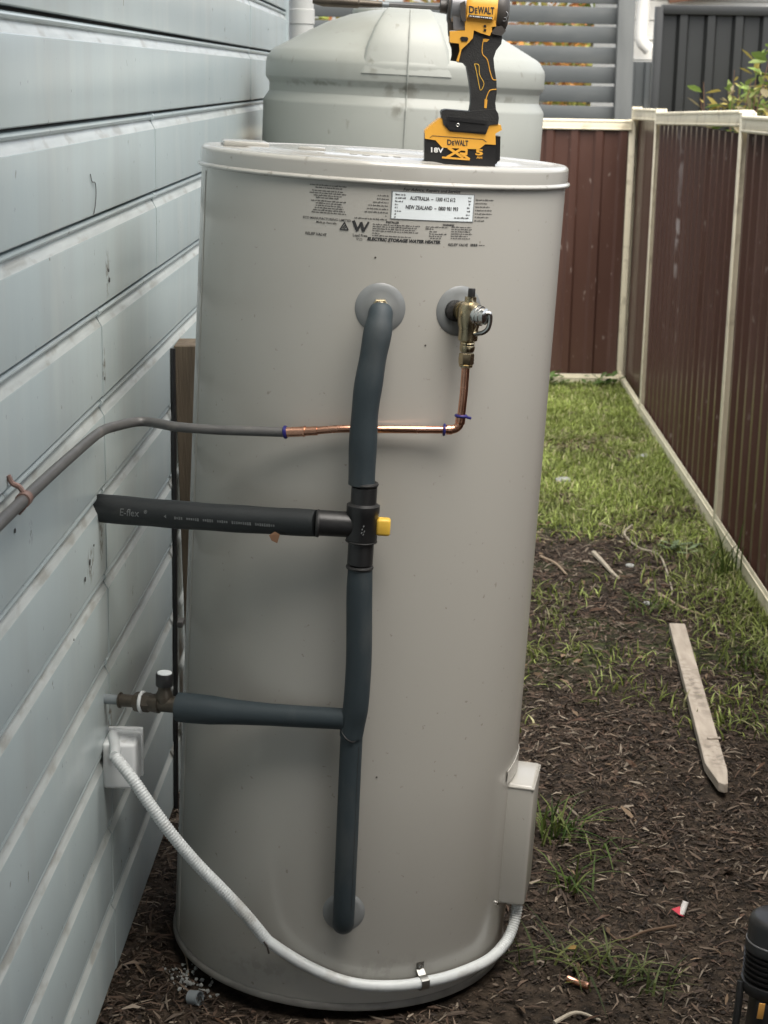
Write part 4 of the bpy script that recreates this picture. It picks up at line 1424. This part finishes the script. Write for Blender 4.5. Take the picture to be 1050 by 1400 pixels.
while xk < 648:
    wl = rn.uniform(6, 12)
    mb.add([D(*q, -.0008) for q in q5([(xk, 124 + (xk - 468) * .104), (xk + wl, 124 + (xk + wl - 468) * .104), (xk + wl, 134 + (xk + wl - 468) * .104), (xk, 134 + (xk - 468) * .104)])], [(0, 1, 2, 3)])
    xk += wl + rn.choice((3, 3, 7))
mb.build("lettering", m_wtext, strip, smooth=0)
mb = MB()
for (x, y) in [(600, 208), (600, 240), (628, 18)]:
    mb.prism(q5([(x - 9, y - 9), (x + 11, y - 8), (x + 10, y + 9), (x - 10, y + 8)]), .0045, .008, Dm)
mb.build("vent_hole", m_black, brk)
mb = MB()
mb.prism(q5([(402, 300), (415, 290), (460, 294), (468, 308), (458, 328), (415, 326)]), .0045, .01, Dm, bev=.001)
mb.build("direction_button", m_black, brk)
barrel([(616, .024), (618, .0285), (636, .030), (639, .030)]).build("gear_case", m_grey, drv, smooth=40)
mb = MB()
mb.prism(q5([(340, 90), (440, 60), (440, 238), (350, 236)]), .010, .060, Dm, bev=.006, seg=3)
mb.build("gear_case_skirt", m_grey, drv)
mb = MB()
mb.prism(q5([(400, 30), (440, 10), (448, 168), (420, 172), (402, 130)]), .0015, .02, Dm, bev=.004)
mb.build("side_button_surround", m_dkgrey, drv)
mb = MB()
mb.prism(q5([(303, 95), (345, 80), (355, 236), (318, 240), (312, 285), (308, 240)]), .018, .052, Dm, bev=.004)
barrel([(612, .020), (613, .0235), (617, .0245)]).build("nose_bumper", m_dkgrey, drv, smooth=40)
mb.build("nose_guard", m_dkgrey, drv)
barrel([(601.5, .0085), (602.5, .0100), (612, .0105), (613, .010)]).build("chuck_collar", m_dkgrey, drv, smooth=40)
rc = barrel([(680, .0325), (684, .0335), (690, .0325), (694.5, .0285), (697, .021), (698, .010)]).build("rear_cap", m_dkgrey, drv, smooth=50)
mb = MB()
mb.prism(q5([(655, 215), (735, 205), (770, 245), (735, 285), (660, 270)]), .006, .064, Dm, bev=.004)
mb.build("rear_cap_foot", m_dkgrey, drv)
mb = MB()
oring(mb, D(690.5, 20.5, .0050), (0.15, 1, 0), .0044, .0006)
oring(mb, D(690.0, 26.5, .0062), (0.15, 1, 0), .0028, .0005)
mb.build("cap_ring", m_grey, rc)
def rodp(px, dy=0): return DA(px, 10.2 + (px - 602) * .056 + dy)
mb = MB()
mb.tube([rodp(604), rodp(520)], .0034, 6)
bit = mb.build("driver_bit", m_gpipe, drv)
MB().tube([rodp(531), rodp(522)], .0038, 12).build("bit_band", m_pvc, bit)
mb = MB()
mb.tube([rodp(521), rodp(505), rodp(490), rodp(488), rodp(470), rodp(440), rodp(425)], [.0045, .0055, .0058, .0075, .0078, .0080, .004], 14)
mb.build("bit_holder", m_bronze, bit)

# ------------------------------------------------------------------ second power tool, lower right
tl = thing("black_power_tool", "black power tool with vented head and orange sticker standing at the right edge", "power tool", (0.615, 2.42, 0))
TP = Vector((0.615, 2.42, -0.016))
ta = Vector((0.03, .05, 1)).normalized()
mb = MB()
mb.lathe([(.0, .302), (.040, .302), (.047, .298), (.050, .290), (.0505, .262), (.0525, .258), (.0525, .247), (.049, .245)], TP, ta, n=40)
head = mb.build("motor_head", m_black, tl, smooth=40)
mb = MB()
mb.box(TP + Vector((.012, -.0502, .278)), (.016, .004, .034), Matrix.Rotation(rad(2), 3, 'Y'), bev=.0012)
mb.build("head_ridge", m_rubber, head)
MB().lathe([(.0512, .2600), (.0518, .2606), (.0518, .2622), (.0512, .2628)], TP, ta, n=40).build("head_seam", m_grey, head)
mb = MB()
mb.lathe([(.046, .200), (.046, .247)], TP, ta, n=40)
mb.build("vent_core", m_rubber, tl)
for k in range(5):
    mb = MB()
    z = .203 + .0088 * k
    mb.lathe([(.047, z), (.0525, z + .001), (.0528, z + .004), (.047, z + .005)], TP, ta, n=40)
    mb.build("vent_fin", m_black, tl)
mb = MB()
mb.lathe([(.046, .200), (.054, .197), (.0555, .190), (.053, .180), (.044, .176), (.040, .170)], TP, ta, n=40)
mb.build("collar", m_black, tl)
mb = MB()
mb.box(TP + Vector((.004, -.004, .095)), (.080, .072, .178), Matrix.Rotation(rad(3), 3, 'Y'), bev=.014, seg=3)
gh = mb.build("grip_body", m_black, tl)
MB().box(TP + Vector((-.0265, -.0408, .170)), (.0095, .002, .026), Matrix.Rotation(rad(5), 3, 'Y'), bev=.0005).build("orange_sticker", m_orange, gh)
mb = MB()
oring(mb, TP + Vector((-.0190, -.0412, .128)), (0, 1, 0.2), .0052, .0016)
mb.build("white_eyelet", m_wtext, gh)
mb = MB()
mb.tube(curve_pts([TP + Vector((-.050, .004, .195)), TP + Vector((-.054, -.006, .15)), TP + Vector((-.060, -.012, .08)), TP + Vector((-.050, -.010, .015))], 5), .0058, 10)
mb.build("side_hook", m_rubber, tl)
mb = MB()
mb.tube([TP + Vector((-.074, -.02, .085)), TP + Vector((-.0745, -.02, .107)), TP + Vector((-.060, -.02, .112))], .0013, 8)
mb.build("wire_clip", m_wtext, tl)

# ------------------------------------------------------------------ things on the ground
def G(x, y, dz=0.0):
    return Vector((x, y, gz(x, y) + dz))
st = thing("timber_stake", "weathered grey timber garden stake with a pointed end lying on the ground", "stake", G(.80, 4.1))
a_, b_ = Vector((.843, 4.73, 0)), Vector((.754, 3.565, 0))
d_ = (b_ - a_).normalized()
n_ = Vector((-d_.y, d_.x, 0))
L = (b_ - a_).length
out = [(0, -.0225), (L - .12, -.023), (L - .01, -.004), (L, .008), (L - .005, .016), (L - .085, .0235), (0, .0225)]
mb = MB()
mb.prism(out, .0, .022, lambda x, y, z: a_ + d_ * x + n_ * z + Vector((0, 0, .004 + y)), bev=.0015, seg=1)
mb.build("stake_board", m_stake, st)
mb = MB()
pch = a_ + d_ * (L - .27)
mb.box(pch + Vector((.012, 0, .0285)), (.032, .009, .003), zrot((1, .12, 0)), bev=.001)
mb.build("splinter", m_stake, st)

sc = thing("wrapper_scrap", "crumpled red and white paper wrapper scrap lying on the dark mulch", "litter", G(.581, 3.018))
mb = MB()
c = G(.583, 3.02, .012)
mb.tube([c + Vector((-.003, -.004, -.008)), c + Vector((.006, .006, .014))], .006, 10)
mb.build("white_roll", m_paper, sc)
mb = MB()
mb.add([c + Vector(q) for q in [(-.008, -.010, -.006), (-.022, -.004, .003), (-.006, .002, .006), (.002, -.010, -.010)]], [(0, 1, 2, 3)])
mb.build("red_flap", m_red, sc)
oc = G(.352, 2.725, .010)
mb = MB()
od = Vector((.85, -.5, -.06)).normalized()
mb.tube([oc - od * .019, oc - od * .013, oc - od * .012, oc + od * .012, oc + od * .013, oc + od * .021], [.0066, .0066, .0060, .0060, .0066, .0066], 16)
o = mb.build("copper_offcut", m_copper, None, base=oc)
tag(o, "short bright copper pipe offcut lying in the grass clump near the heater", "pipe offcut")
pc = G(-.306, 2.662, .012)
mb = MB()
pd = Vector((.8, -.4, .15)).normalized()
mb.lathe([(.0125, -.010), (.0125, .010), (.0108, .010), (.0108, -.010), (.0125, -.010)], pc, pd, n=24, caps=False)
o = mb.build("pvc_ring", m_pvc, None, base=pc)
tag(o, "small grey plastic pipe ring lying on mulch at lower left", "pipe ring")
mb = MB()
rn = random.Random(9)
for k in range(80):
    t = rn.random()
    p = Vector((-.345, 2.775, 0)).lerp(Vector((-.300, 2.685, 0)), t) + Vector((rn.gauss(0, .013), rn.gauss(0, .017), 0))
    bm = bmesh.new()
    bmesh.ops.create_icosphere(bm, subdivisions=1, radius=rn.uniform(.0012, .0042))
    for q in bm.verts:
        q.co *= rn.uniform(.6, 1.3)
    mb.bm(bm, G(p.x, p.y, .004 + rn.random() * .006))
mb.build("plaster_crumbs", m_plaster, None, smooth=0, kind="stuff")

def twig(pts, r, label, color, name="twig", lift=.008):
    mt = mat("twig_" + color[0], color[1], tuple(x * .7 for x in color[1]), scale=60, rough=.8)
    P = curve_pts([G(x, y, lift + .004 * math.sin(i * 2.1)) for i, (x, y) in enumerate(pts)], 5)
    mb = MB()
    mb.tube(P, [r * (1 - .5 * i / len(P)) for i in range(len(P))], 7)
    o = mb.build(name, mt, None, base=G(*pts[0]))
    return tag(o, label, "twig")
pale, tan, br_ = ("pale", (.42, .37, .29)), ("tan", (.30, .23, .16)), ("brown", (.12, .075, .045))
twig([(.885, 5.99), (.838, 5.84), (.862, 5.67), (.915, 5.58), (.916, 5.42), (.90, 5.18), (.888, 5.11)], .0046, "long crooked pale twig lying from the lawn edge toward the timber stake", pale)
twig([(.700, 5.57), (.714, 5.45), (.738, 5.34), (.747, 5.28)], .009, "short thick pale stick left of the crooked twig", pale)
twig([(.52, 5.52), (.56, 5.42), (.588, 5.33)], .006, "thin tan twig on mulch near the heater side", tan)
twig([(.85, 5.12), (.90, 4.98), (.96, 4.93)], .005, "small tan twig just above the timber stake", tan)
twig([(.86, 4.28), (.90, 4.18), (.97, 4.22)], .004, "thin brown twig right of the timber stake", br_)
twig([(.30, 2.60), (.34, 2.63), (.38, 2.62)], .004, "pale curved bark strip on bare soil at the bottom", pale)
twig([(.56, 2.96), (.50, 2.93), (.45, 2.90), (.43, 2.93)], .003, "thin forked brown twig left of the black tool", br_)
twig([(-.355, 2.86), (-.338, 2.81), (-.325, 2.74)], .0022, "thin tan stalk beside the heater base at the lower left", tan)
for (x, y, r, lb) in [(.806, 5.45, .014, "pale round pebble between the short stick and crooked twig"), (.80, 5.02, .012, "pale pebble on mulch above the timber stake"),
                      (.70, 6.62, .03, "flat pale stone in the lawn"), (1.08, 7.1, .028, "pale stone at the foot of the side fence")]:
    bm = bmesh.new()
    bmesh.ops.create_icosphere(bm, subdivisions=2, radius=r)
    for q in bm.verts:
        q.co = Vector((q.co.x * 1.2, q.co.y, q.co.z * .55)) * (1 + .15 * mnoise.noise(q.co * 60))
    mb = MB()
    mb.bm(bm, G(x, y, r * .25))
    tag(mb.build("pebble", m_plaster, None, smooth=60, base=G(x, y)), lb, "stone")

# ------------------------------------------------------------------ vegetation
def tint_mesh(name, V, F, C, m, parent=None, smooth=0, **props):
    """C = one colour per vertex"""
    o = mesh_obj(name, V, F, m, parent, smooth, **props)
    at = o.data.color_attributes.new("tint", 'FLOAT_COLOR', 'POINT')
    buf = np.ones((len(V), 4), np.float32)
    buf[:, :3] = np.asarray(C)
    at.data.foreach_set("color", buf.ravel())
    return o

def blades(P, length, width, lean, cols, seed):
    """curved tapering grass blades, vectorised"""
    r = np.random.default_rng(seed)
    N = len(P)
    a = r.uniform(0, 2 * np.pi, N)
    d = np.stack([np.cos(a), np.sin(a), np.zeros(N)], 1)
    sd_ = np.stack([-np.sin(a), np.cos(a), np.zeros(N)], 1)
    L = length * r.uniform(.5, 1.35, N)
    ln = lean * r.uniform(.2, 1.6, N)
    wd = width * r.uniform(.7, 1.3, N)
    V = np.zeros((N, 7, 3))
    for i, (t, wv) in enumerate(((0, 1.0), (.4, .9), (.75, .6))):
        c_ = P + d * (L * ln * t * t)[:, None] + np.array([0, 0, 1]) * (L * t * (1 - .45 * np.minimum(ln, 1.4) * t))[:, None]
        V[:, i * 2] = c_ - sd_ * (wd * wv / 2)[:, None]
        V[:, i * 2 + 1] = c_ + sd_ * (wd * wv / 2)[:, None]
    V[:, 6] = P + d * (L * ln)[:, None] + np.array([0, 0, 1]) * (L * (1 - .45 * np.minimum(ln, 1.4)))[:, None]
    base = (np.arange(N) * 7)[:, None]
    q = np.concatenate([base + np.array([[0, 1, 3, 2]]), base + np.array([[2, 3, 5, 4]])])
    t3 = base + np.array([[4, 5, 6]])
    F = q.tolist() + t3.tolist()
    C = np.repeat(cols, 7, axis=0)
    return V.reshape(-1, 3), F, C

def pnoise(x, y, s, o):
    return mnoise.noise(Vector((x * s, y * s, o)))
def grass_density(x, y):
    v = 0.0
    n1 = pnoise(x, y, 1.6, 3.3) * .5 + pnoise(x, y, 5, 7.7) * .5
    far = (y - 5.85 + .5 * n1) / 0.55
    v = max(v, min(1, max(0, far)))
    edge = 1.18 - x + .25 * n1                      # strip along the side fence
    if 4.1 < y < 6.4 and edge < .36:
        v = max(v, .55 * min(1, (.36 - edge) / .25) * (1 if y > 4.6 else .5))
    if 3.9 < y < 5.9:
        v = max(v, .20 * max(0, n1 * 2.2 - .05))
    if y > 6.0 and n1 < -.12:
        v *= .22
    if y > 6.0:
        v *= .75 + .5 * pnoise(x, y, 9, 2.2)
    return v
pts, cl = [], []
G1, G2, G3, G4 = np.array([.11, .145, .028]), np.array([.22, .265, .062]), np.array([.31, .37, .12]), np.array([.42, .40, .22])
for k in range(150000):
    y = 3.9 + 5.0 * rng.random() ** .85
    x = -0.1 + 1.30 * rng.random() if y < 8 else .2 + 1.02 * rng.random()
    if rng.random() < grass_density(x, y) * .75:
        pts.append((x, y, gz(x, y) - .004))
        t = rng.random()
        k_ = .5 + .5 * pnoise(x, y, 3, 1.1)
        c_ = G1 * (1 - t) + G2 * t
        if rng.random() < .30:
            c_ = G3
        if rng.random() < .09:
            c_ = G4
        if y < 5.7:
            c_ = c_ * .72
        cl.append(c_ * (.65 + .9 * k_) * rng.uniform(.6, 1.5))
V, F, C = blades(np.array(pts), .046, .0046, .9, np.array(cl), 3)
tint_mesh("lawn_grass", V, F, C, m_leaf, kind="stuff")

# leaf litter and bark mulch
def litter(N, xr, yr, dens, lmin, lmax, wmin, wmax, seed, palette, lift=.006):
    r = np.random.default_rng(seed)
    V, F, C = [], [], []
    k = 0
    while k < N:
        x, y = r.uniform(*xr), r.uniform(*yr)
        k += 1
        if r.random() > dens(x, y):
            continue
        if math.hypot(x - HC.x, y - HC.y) < HR + .012:
            continue
        if abs((x - a_.x) * n_.x + (y - a_.y) * n_.y) < .026 and 3.56 < y < 4.74:
            continue
        L = lmin + (lmax - lmin) * r.random() ** 2.6
        wd = r.uniform(wmin, wmax)
        an = r.uniform(0, 2 * np.pi)
        dx_, dy_ = math.cos(an), math.sin(an)
        z = gz(x, y) + lift * r.random() + .001
        tl_ = r.normal(0, .22)
        cv = r.normal(0, .14) * L
        rl = r.normal(0, .5)
        bnd = r.uniform(0, .25) * L
        c_ = palette[r.integers(len(palette))] * r.uniform(.40, 1.15)
        b0 = len(V)
        for i, (t, ww) in enumerate(((-.5, .35), (0, 1.0), (.5, .25))):
            ox = x + dx_ * L * t - dy_ * cv * (t * t * 4 - .3) * .5
            oy = y + dy_ * L * t + dx_ * cv * (t * t * 4 - .3) * .5
            oz = z + tl_ * L * t + bnd * (1 - 4 * t * t) * .5
            V.append((ox - dy_ * wd * ww / 2, oy + dx_ * wd * ww / 2, oz + rl * wd * ww / 2))
            V.append((ox + dy_ * wd * ww / 2, oy - dx_ * wd * ww / 2, oz - rl * wd * ww / 2))
            C += [c_, c_]
        F += [(b0, b0 + 1, b0 + 3, b0 + 2), (b0 + 2, b0 + 3, b0 + 5, b0 + 4)]
    return V, F, C
PAL = [np.array(q) for q in [(.085, .050, .030), (.055, .034, .022), (.12, .075, .046), (.17, .12, .080), (.035, .024, .017), (.10, .055, .032), (.24, .19, .135), (.07, .045, .03)]]
PALD = [np.array(q) for q in [(.040, .028, .019), (.06, .042, .028), (.022, .016, .012), (.10, .075, .052), (.05, .032, .021)]]
def d1(x, y):
    nn_ = pnoise(x, y, 2.2, 5.5)
    bare = 1 - .9 * math.exp(-((x - .27) ** 2 + (y - 2.58) ** 2) / .03) - .55 * math.exp(-((x - .62) ** 2 + (y - 3.12) ** 2) / .05)
    if y < 3.3 and x > .1:
        return max(0, bare) * (.62 + .5 * nn_)
    if y < 3.05:
        return .42 + .35 * nn_ if x > .1 else .9
    if y < 5.9:
        return min(1, .85 + .6 * nn_)
    return max(0, .28 + .5 * nn_) * max(.25, 1 - (y - 5.9) / 1.5)
V1, F1, C1 = litter(70000, (-.48, 1.16), (2.35, 6.9), d1, .010, .050, .0016, .0058, 21, [q * .75 + q.mean() * .22 for q in PAL])
tint_mesh("leaf_litter", V1, F1, C1, m_attr, kind="stuff")
V1, F1, C1 = litter(62000, (-.48, 1.16), (2.35, 4.4), lambda x, y: .8 - .6 * math.exp(-((x - .27) ** 2 + (y - 2.58) ** 2) / .03), .004, .018, .0015, .005, 22, PALD, .004)
tint_mesh("mulch_crumbs", V1, F1, C1, m_attr, kind="stuff")
V1, F1, C1 = litter(15000, (-.2, 1.18), (5.7, 8.9), lambda x, y: max(.12, min(1, .45 - 1.6 * (pnoise(x, y, 1.6, 3.3) * .5 + pnoise(x, y, 5, 7.7) * .5))), .02, .07, .002, .006, 29,
                    [np.array(q) for q in [(.30, .26, .17), (.22, .17, .11), (.36, .32, .22), (.13, .09, .055), (.10, .06, .035)]], .02)
tint_mesh("dry_thatch", V1, F1, C1, m_attr, kind="stuff")
V1, F1, C1 = litter(420, (-.46, 1.1), (2.4, 5.8), lambda x, y: .6, .025, .06, .006, .013, 23, [np.array(q) for q in [(.11, .06, .035), (.20, .14, .09), (.15, .10, .06), (.08, .045, .03)]], .01)
tint_mesh("fallen_leaves", V1, F1, C1, m_attr, kind="stuff")
mb = MB()
rn = random.Random(77)
for k in range(420):
    x, y = rn.uniform(-.45, 1.1), 2.4 + 3.2 * rn.random() ** 1.4
    if math.hypot(x - HC.x, y - HC.y) < HR + .02 or rn.random() > .4 + pnoise(x, y, 2.6, 9.1):
        continue
    L_k, w_k = rn.uniform(.008, .026), rn.uniform(.005, .011)
    mb.box(G(x, y, .002), (L_k, w_k, rn.uniform(.003, .006)), Matrix.Rotation(rn.uniform(0, 6.28), 3, 'Z') @ Matrix.Rotation(rn.gauss(0, .25), 3, 'X') @ Matrix.Rotation(rn.gauss(0, .2), 3, 'Y'), bev=.0012, seg=1)
mb.build("bark_chips", mat("bark", (.085, .055, .035), (.03, .02, .014), scale=60, rough=.85, contrast=.3), None, smooth=0, kind="stuff")
lf = [(.355, 2.865, "small yellow leaf above the copper offcut", (.34, .22, .07)), (.17, 2.52, "tiny bright green leaf on bare soil below the heater", (.22, .24, .03))]
for x, y, lb, c_ in lf:
    b0 = G(x, y, .006)
    V = [b0 + Vector(q) for q in [(-.012, 0, 0), (-.004, -.006, .004), (.006, -.006, .003), (.013, .001, .006), (.005, .007, .005), (-.005, .006, .002)]]
    o = tint_mesh("fallen_leaf", V, [(0, 1, 2, 3), (0, 3, 4, 5)], [c_] * 6, m_leaf, base=b0)
    tag(o, lb, "leaf")

def clump(x, y, n_, length, wd, spread, label, seed, lean=.9, cols=((.045, .085, .015), (.085, .13, .03), (.13, .16, .045))):
    r = np.random.default_rng(seed)
    P = np.array([(x + r.normal(0, spread), y + r.normal(0, spread), 0) for _ in range(n_)])
    P[:, 2] = [gz(q[0], q[1]) - .004 for q in P]
    cc = np.array([np.array(cols[r.integers(len(cols))]) * r.uniform(.7, 1.2) for _ in range(n_)])
    V, F, C = blades(P, length, wd, lean, cc, seed)
    o = tint_mesh("grass_clump", V, F, C, m_leaf, base=(x, y, gz(x, y)))
    return tag(o, label, "grass", "grass clumps growing out of the mulch")
clump(.375, 3.34, 42, .105, .0050, .028, "bright grass clump growing beside the grey side box of the heater", 41)
clump(.375, 3.12, 24, .085, .0045, .022, "lower grass tuft just below the heater's side box", 42, 1.1)
clump(.47, 3.28, 12, .08, .004, .03, "sparse grass tuft right of the bright clump", 46, 1.3)
clump(.375, 2.80, 46, .075, .0046, .042, "low spreading grass clump around the copper offcut", 43, 1.3, ((.045, .062, .016), (.075, .095, .025), (.12, .135, .045)))
clump(.46, 2.73, 26, .06, .004, .032, "small grass tuft right of the copper offcut", 44, 1.3, ((.045, .062, .016), (.08, .10, .03)))
clump(1.10, 5.35, 22, .20, .006, .03, "tall thin grass stems against the side fence near its middle post", 45, .45)
clump(.99, 4.0, 40, .10, .0045, .05, "grass clump right of the timber stake", 47, 1.1)
clump(.79, 4.95, 40, .07, .0045, .045, "short grass patch just beyond the far end of the stake", 48, 1.0)
clump(1.02, 4.45, 46, .09, .0045, .06, "leafy grass clump between the stake and the side fence", 49, 1.0)
# blue-green weed by the lawn edge
def leaf_quad(base, d, L, wd, up):
    d = d.normalized()
    s_ = d.cross(up)
    if s_.length < 1e-3:
        s_ = Vector((1, 0, 0))
    s_.normalize()
    u2 = s_.cross(d)
    P = [base, base + d * L * .3 + s_ * wd * .42 + u2 * .02 * L, base + d * L * .65 + s_ * wd * .46 + u2 * .01 * L, base + d * L - u2 * .08 * L,
         base + d * L * .65 - s_ * wd * .46 + u2 * .01 * L, base + d * L * .3 - s_ * wd * .42 + u2 * .02 * L, base + d * L * .5 - u2 * .06 * L]
    return P, [(0, 1, 6), (1, 2, 6), (2, 3, 6), (3, 4, 6), (4, 5, 6), (5, 0, 6)]
V, F, C = [], [], []
rn = random.Random(17)
wb = G(1.0, 5.66)
for k in range(22):
    a = rn.uniform(0, 6.28)
    P, Q = leaf_quad(wb + Vector((rn.gauss(0, .03), rn.gauss(0, .03), .008)), Vector((math.cos(a) * 1.3, math.sin(a), rn.uniform(.1, .5))), rn.uniform(.03, .06), .018, Vector((0, 0, 1)))
    k0 = len(V)
    V += P
    F += [tuple(i + k0 for i in q) for q in Q]
    C += [np.array((.22, .29, .16)) * rn.uniform(.7, 1.2)] * 7
tag(tint_mesh("weed_plant", V, F, C, m_leaf, base=wb), "flat blue green weed at the edge of the lawn by the fence", "weed")
# green weeds along the rear fence
for (x, y, lb, sd_) in [(.86, 8.80, "green weed below the left part of the visible rear fence", 61), (1.12, 8.78, "green weed in the corner where rear and side fences meet", 62)]:
    V, F, C = [], [], []
    rn = random.Random(sd_)
    wb = G(x, y)
    for k in range(40):
        a = rn.uniform(0, 6.28)
        P, Q = leaf_quad(wb + Vector((rn.gauss(0, .06), rn.gauss(0, .03), rn.uniform(0, .07))), Vector((math.cos(a), math.sin(a), rn.uniform(-.2, .9))), rn.uniform(.03, .065), .03, Vector((0, 0, 1)))
        k0 = len(V)
        V += P
        F += [tuple(i + k0 for i in q) for q in Q]
        C += [np.array((.07, .12, .03)) * rn.uniform(.7, 1.5)] * 7
    tag(tint_mesh("weed_plant", V, F, C, m_leaf, base=wb), lb, "weed")

# bush behind the side fence
def bush(name, base, shoots, label, cat, cols, seed, leafL=(.05, .095), nleaf=16, group=None, stem_r=.006):
    r = random.Random(seed)
    root = thing(name, label, cat, base, group)
    mb = MB()
    V, F, C = [], [], []
    for (tip, n_, ls) in shoots:
        b0 = Vector(base) + Vector((r.gauss(0, .04), r.gauss(0, .04), 0))
        tip = Vector(tip)
        mid = b0.lerp(tip, .55) + Vector((r.gauss(0, .05), r.gauss(0, .05), .1))
        P = curve_pts([b0, mid, tip], 10)
        mb.tube(P, [stem_r * (1 - .8 * i / len(P)) for i in range(len(P))], 6)
        for k in range(n_):
            t = 1 - (r.random() ** 1.3) * .55
            q = P[min(len(P) - 1, int(t * (len(P) - 1)))]
            d = Vector((r.gauss(0, 1), r.gauss(0, .8), r.gauss(.1, .6)))
            LL = r.uniform(*leafL) * ls * 1.25
            pp_, qq_ = leaf_quad(q + d * .012, d, LL, LL * r.uniform(.34, .46), Vector((r.gauss(0, .4), r.gauss(0, .4), 1)))
            k0 = len(V)
            V += pp_
            F += [tuple(i + k0 for i in f2) for f2 in qq_]
            cc = np.array(cols[r.randrange(len(cols))]) * r.uniform(.75, 1.25)
            C += [cc] * 7
    mb.build("stem", m_rust, root)
    tint_mesh("foliage", V, F, C, m_leaf, root)
    return root
r = random.Random(31)
sh = []
for (x, z, n_, ls) in [(1.62, 1.50, 16, 1.1), (1.60, 1.42, 10, 1.0), (1.93, 1.74, 16, 1.1), (1.90, 1.66, 12, 1.0), (1.75, 1.50, 18, .6), (1.80, 1.47, 26, .6), (1.86, 1.52, 26, .7), (1.92, 1.50, 26, .7),
                       (1.97, 1.55, 26, .7), (2.04, 1.6, 20, .9), (1.84, 1.40, 30, .7), (1.95, 1.42, 30, .7), (1.74, 1.40, 22, .7), (2.05, 1.45, 26, .8), (1.70, 1.56, 8, .5), (2.0, 1.66, 12, .8)]:
    sh.append(((x, 9.25 + r.gauss(0, .12), z + .03), int(n_ * 2.0), ls))
bush("garden_bush", (1.88, 9.3, 0), sh, "sparse light green bush with some yellow leaves behind the side fence", "bush",
     [(.22, .30, .08), (.18, .26, .06), (.32, .34, .12), (.40, .33, .09), (.28, .24, .14), (.16, .21, .06)], 31)

# trees far behind the slat fence
def tree(x, y, h, cr, label, cols, seed):
    r = random.Random(seed)
    root = thing("tree", label, "tree", (x, y, 0), "trees beyond the slat fence")
    mb = MB()
    mb.tube(curve_pts([(x, y, -.05), (x + .05, y, h * .4), (x - .05, y + .1, h * .8)], 6), [.12 * (1 - .6 * i / 13) for i in range(13)], 10)
    mb.build("trunk", m_wood, root)
    V, F, C = [], [], []
    cs = [(Vector((x + r.gauss(0, cr * .5), y + r.gauss(0, cr * .5), h * .62 + r.gauss(0, cr * .6))), cr * r.uniform(.25, .5)) for _ in range(26)]
    for k in range(2600):
        c_, rr_ = cs[r.randrange(len(cs))]
        p = c_ + Vector((r.gauss(0, 1), r.gauss(0, 1), r.gauss(0, 1))).normalized() * rr_ * r.random() ** .4
        d = Vector((r.gauss(0, 1), r.gauss(0, 1), r.gauss(-.2, .7)))
        pp_, qq_ = leaf_quad(p, d, r.uniform(.09, .17), .07, Vector((r.gauss(0, .5), r.gauss(0, .5), 1)))
        k0 = len(V)
        V += pp_
        F += [tuple(i + k0 for i in f2) for f2 in qq_]
        cc = np.array(cols[r.randrange(len(cols))]) * r.uniform(.7, 1.3)
        C += [cc] * 7
    tint_mesh("crown", V, F, C, m_leaf, root)
OR = [(.45, .20, .05), (.50, .30, .07), (.35, .14, .05), (.30, .28, .08)]
YG = [(.20, .24, .05), (.30, .30, .07), (.14, .18, .04), (.38, .32, .08)]
tree(-1.2, 22, 3.6, 1.5, "yellow green tree furthest left beyond the slat fence", YG, 71)
tree(.9, 20, 3.0, 1.3, "orange autumn tree seen through the slat fence gaps", OR, 72)
tree(2.6, 24, 3.4, 1.4, "yellow green tree right of the orange autumn tree", YG, 73)
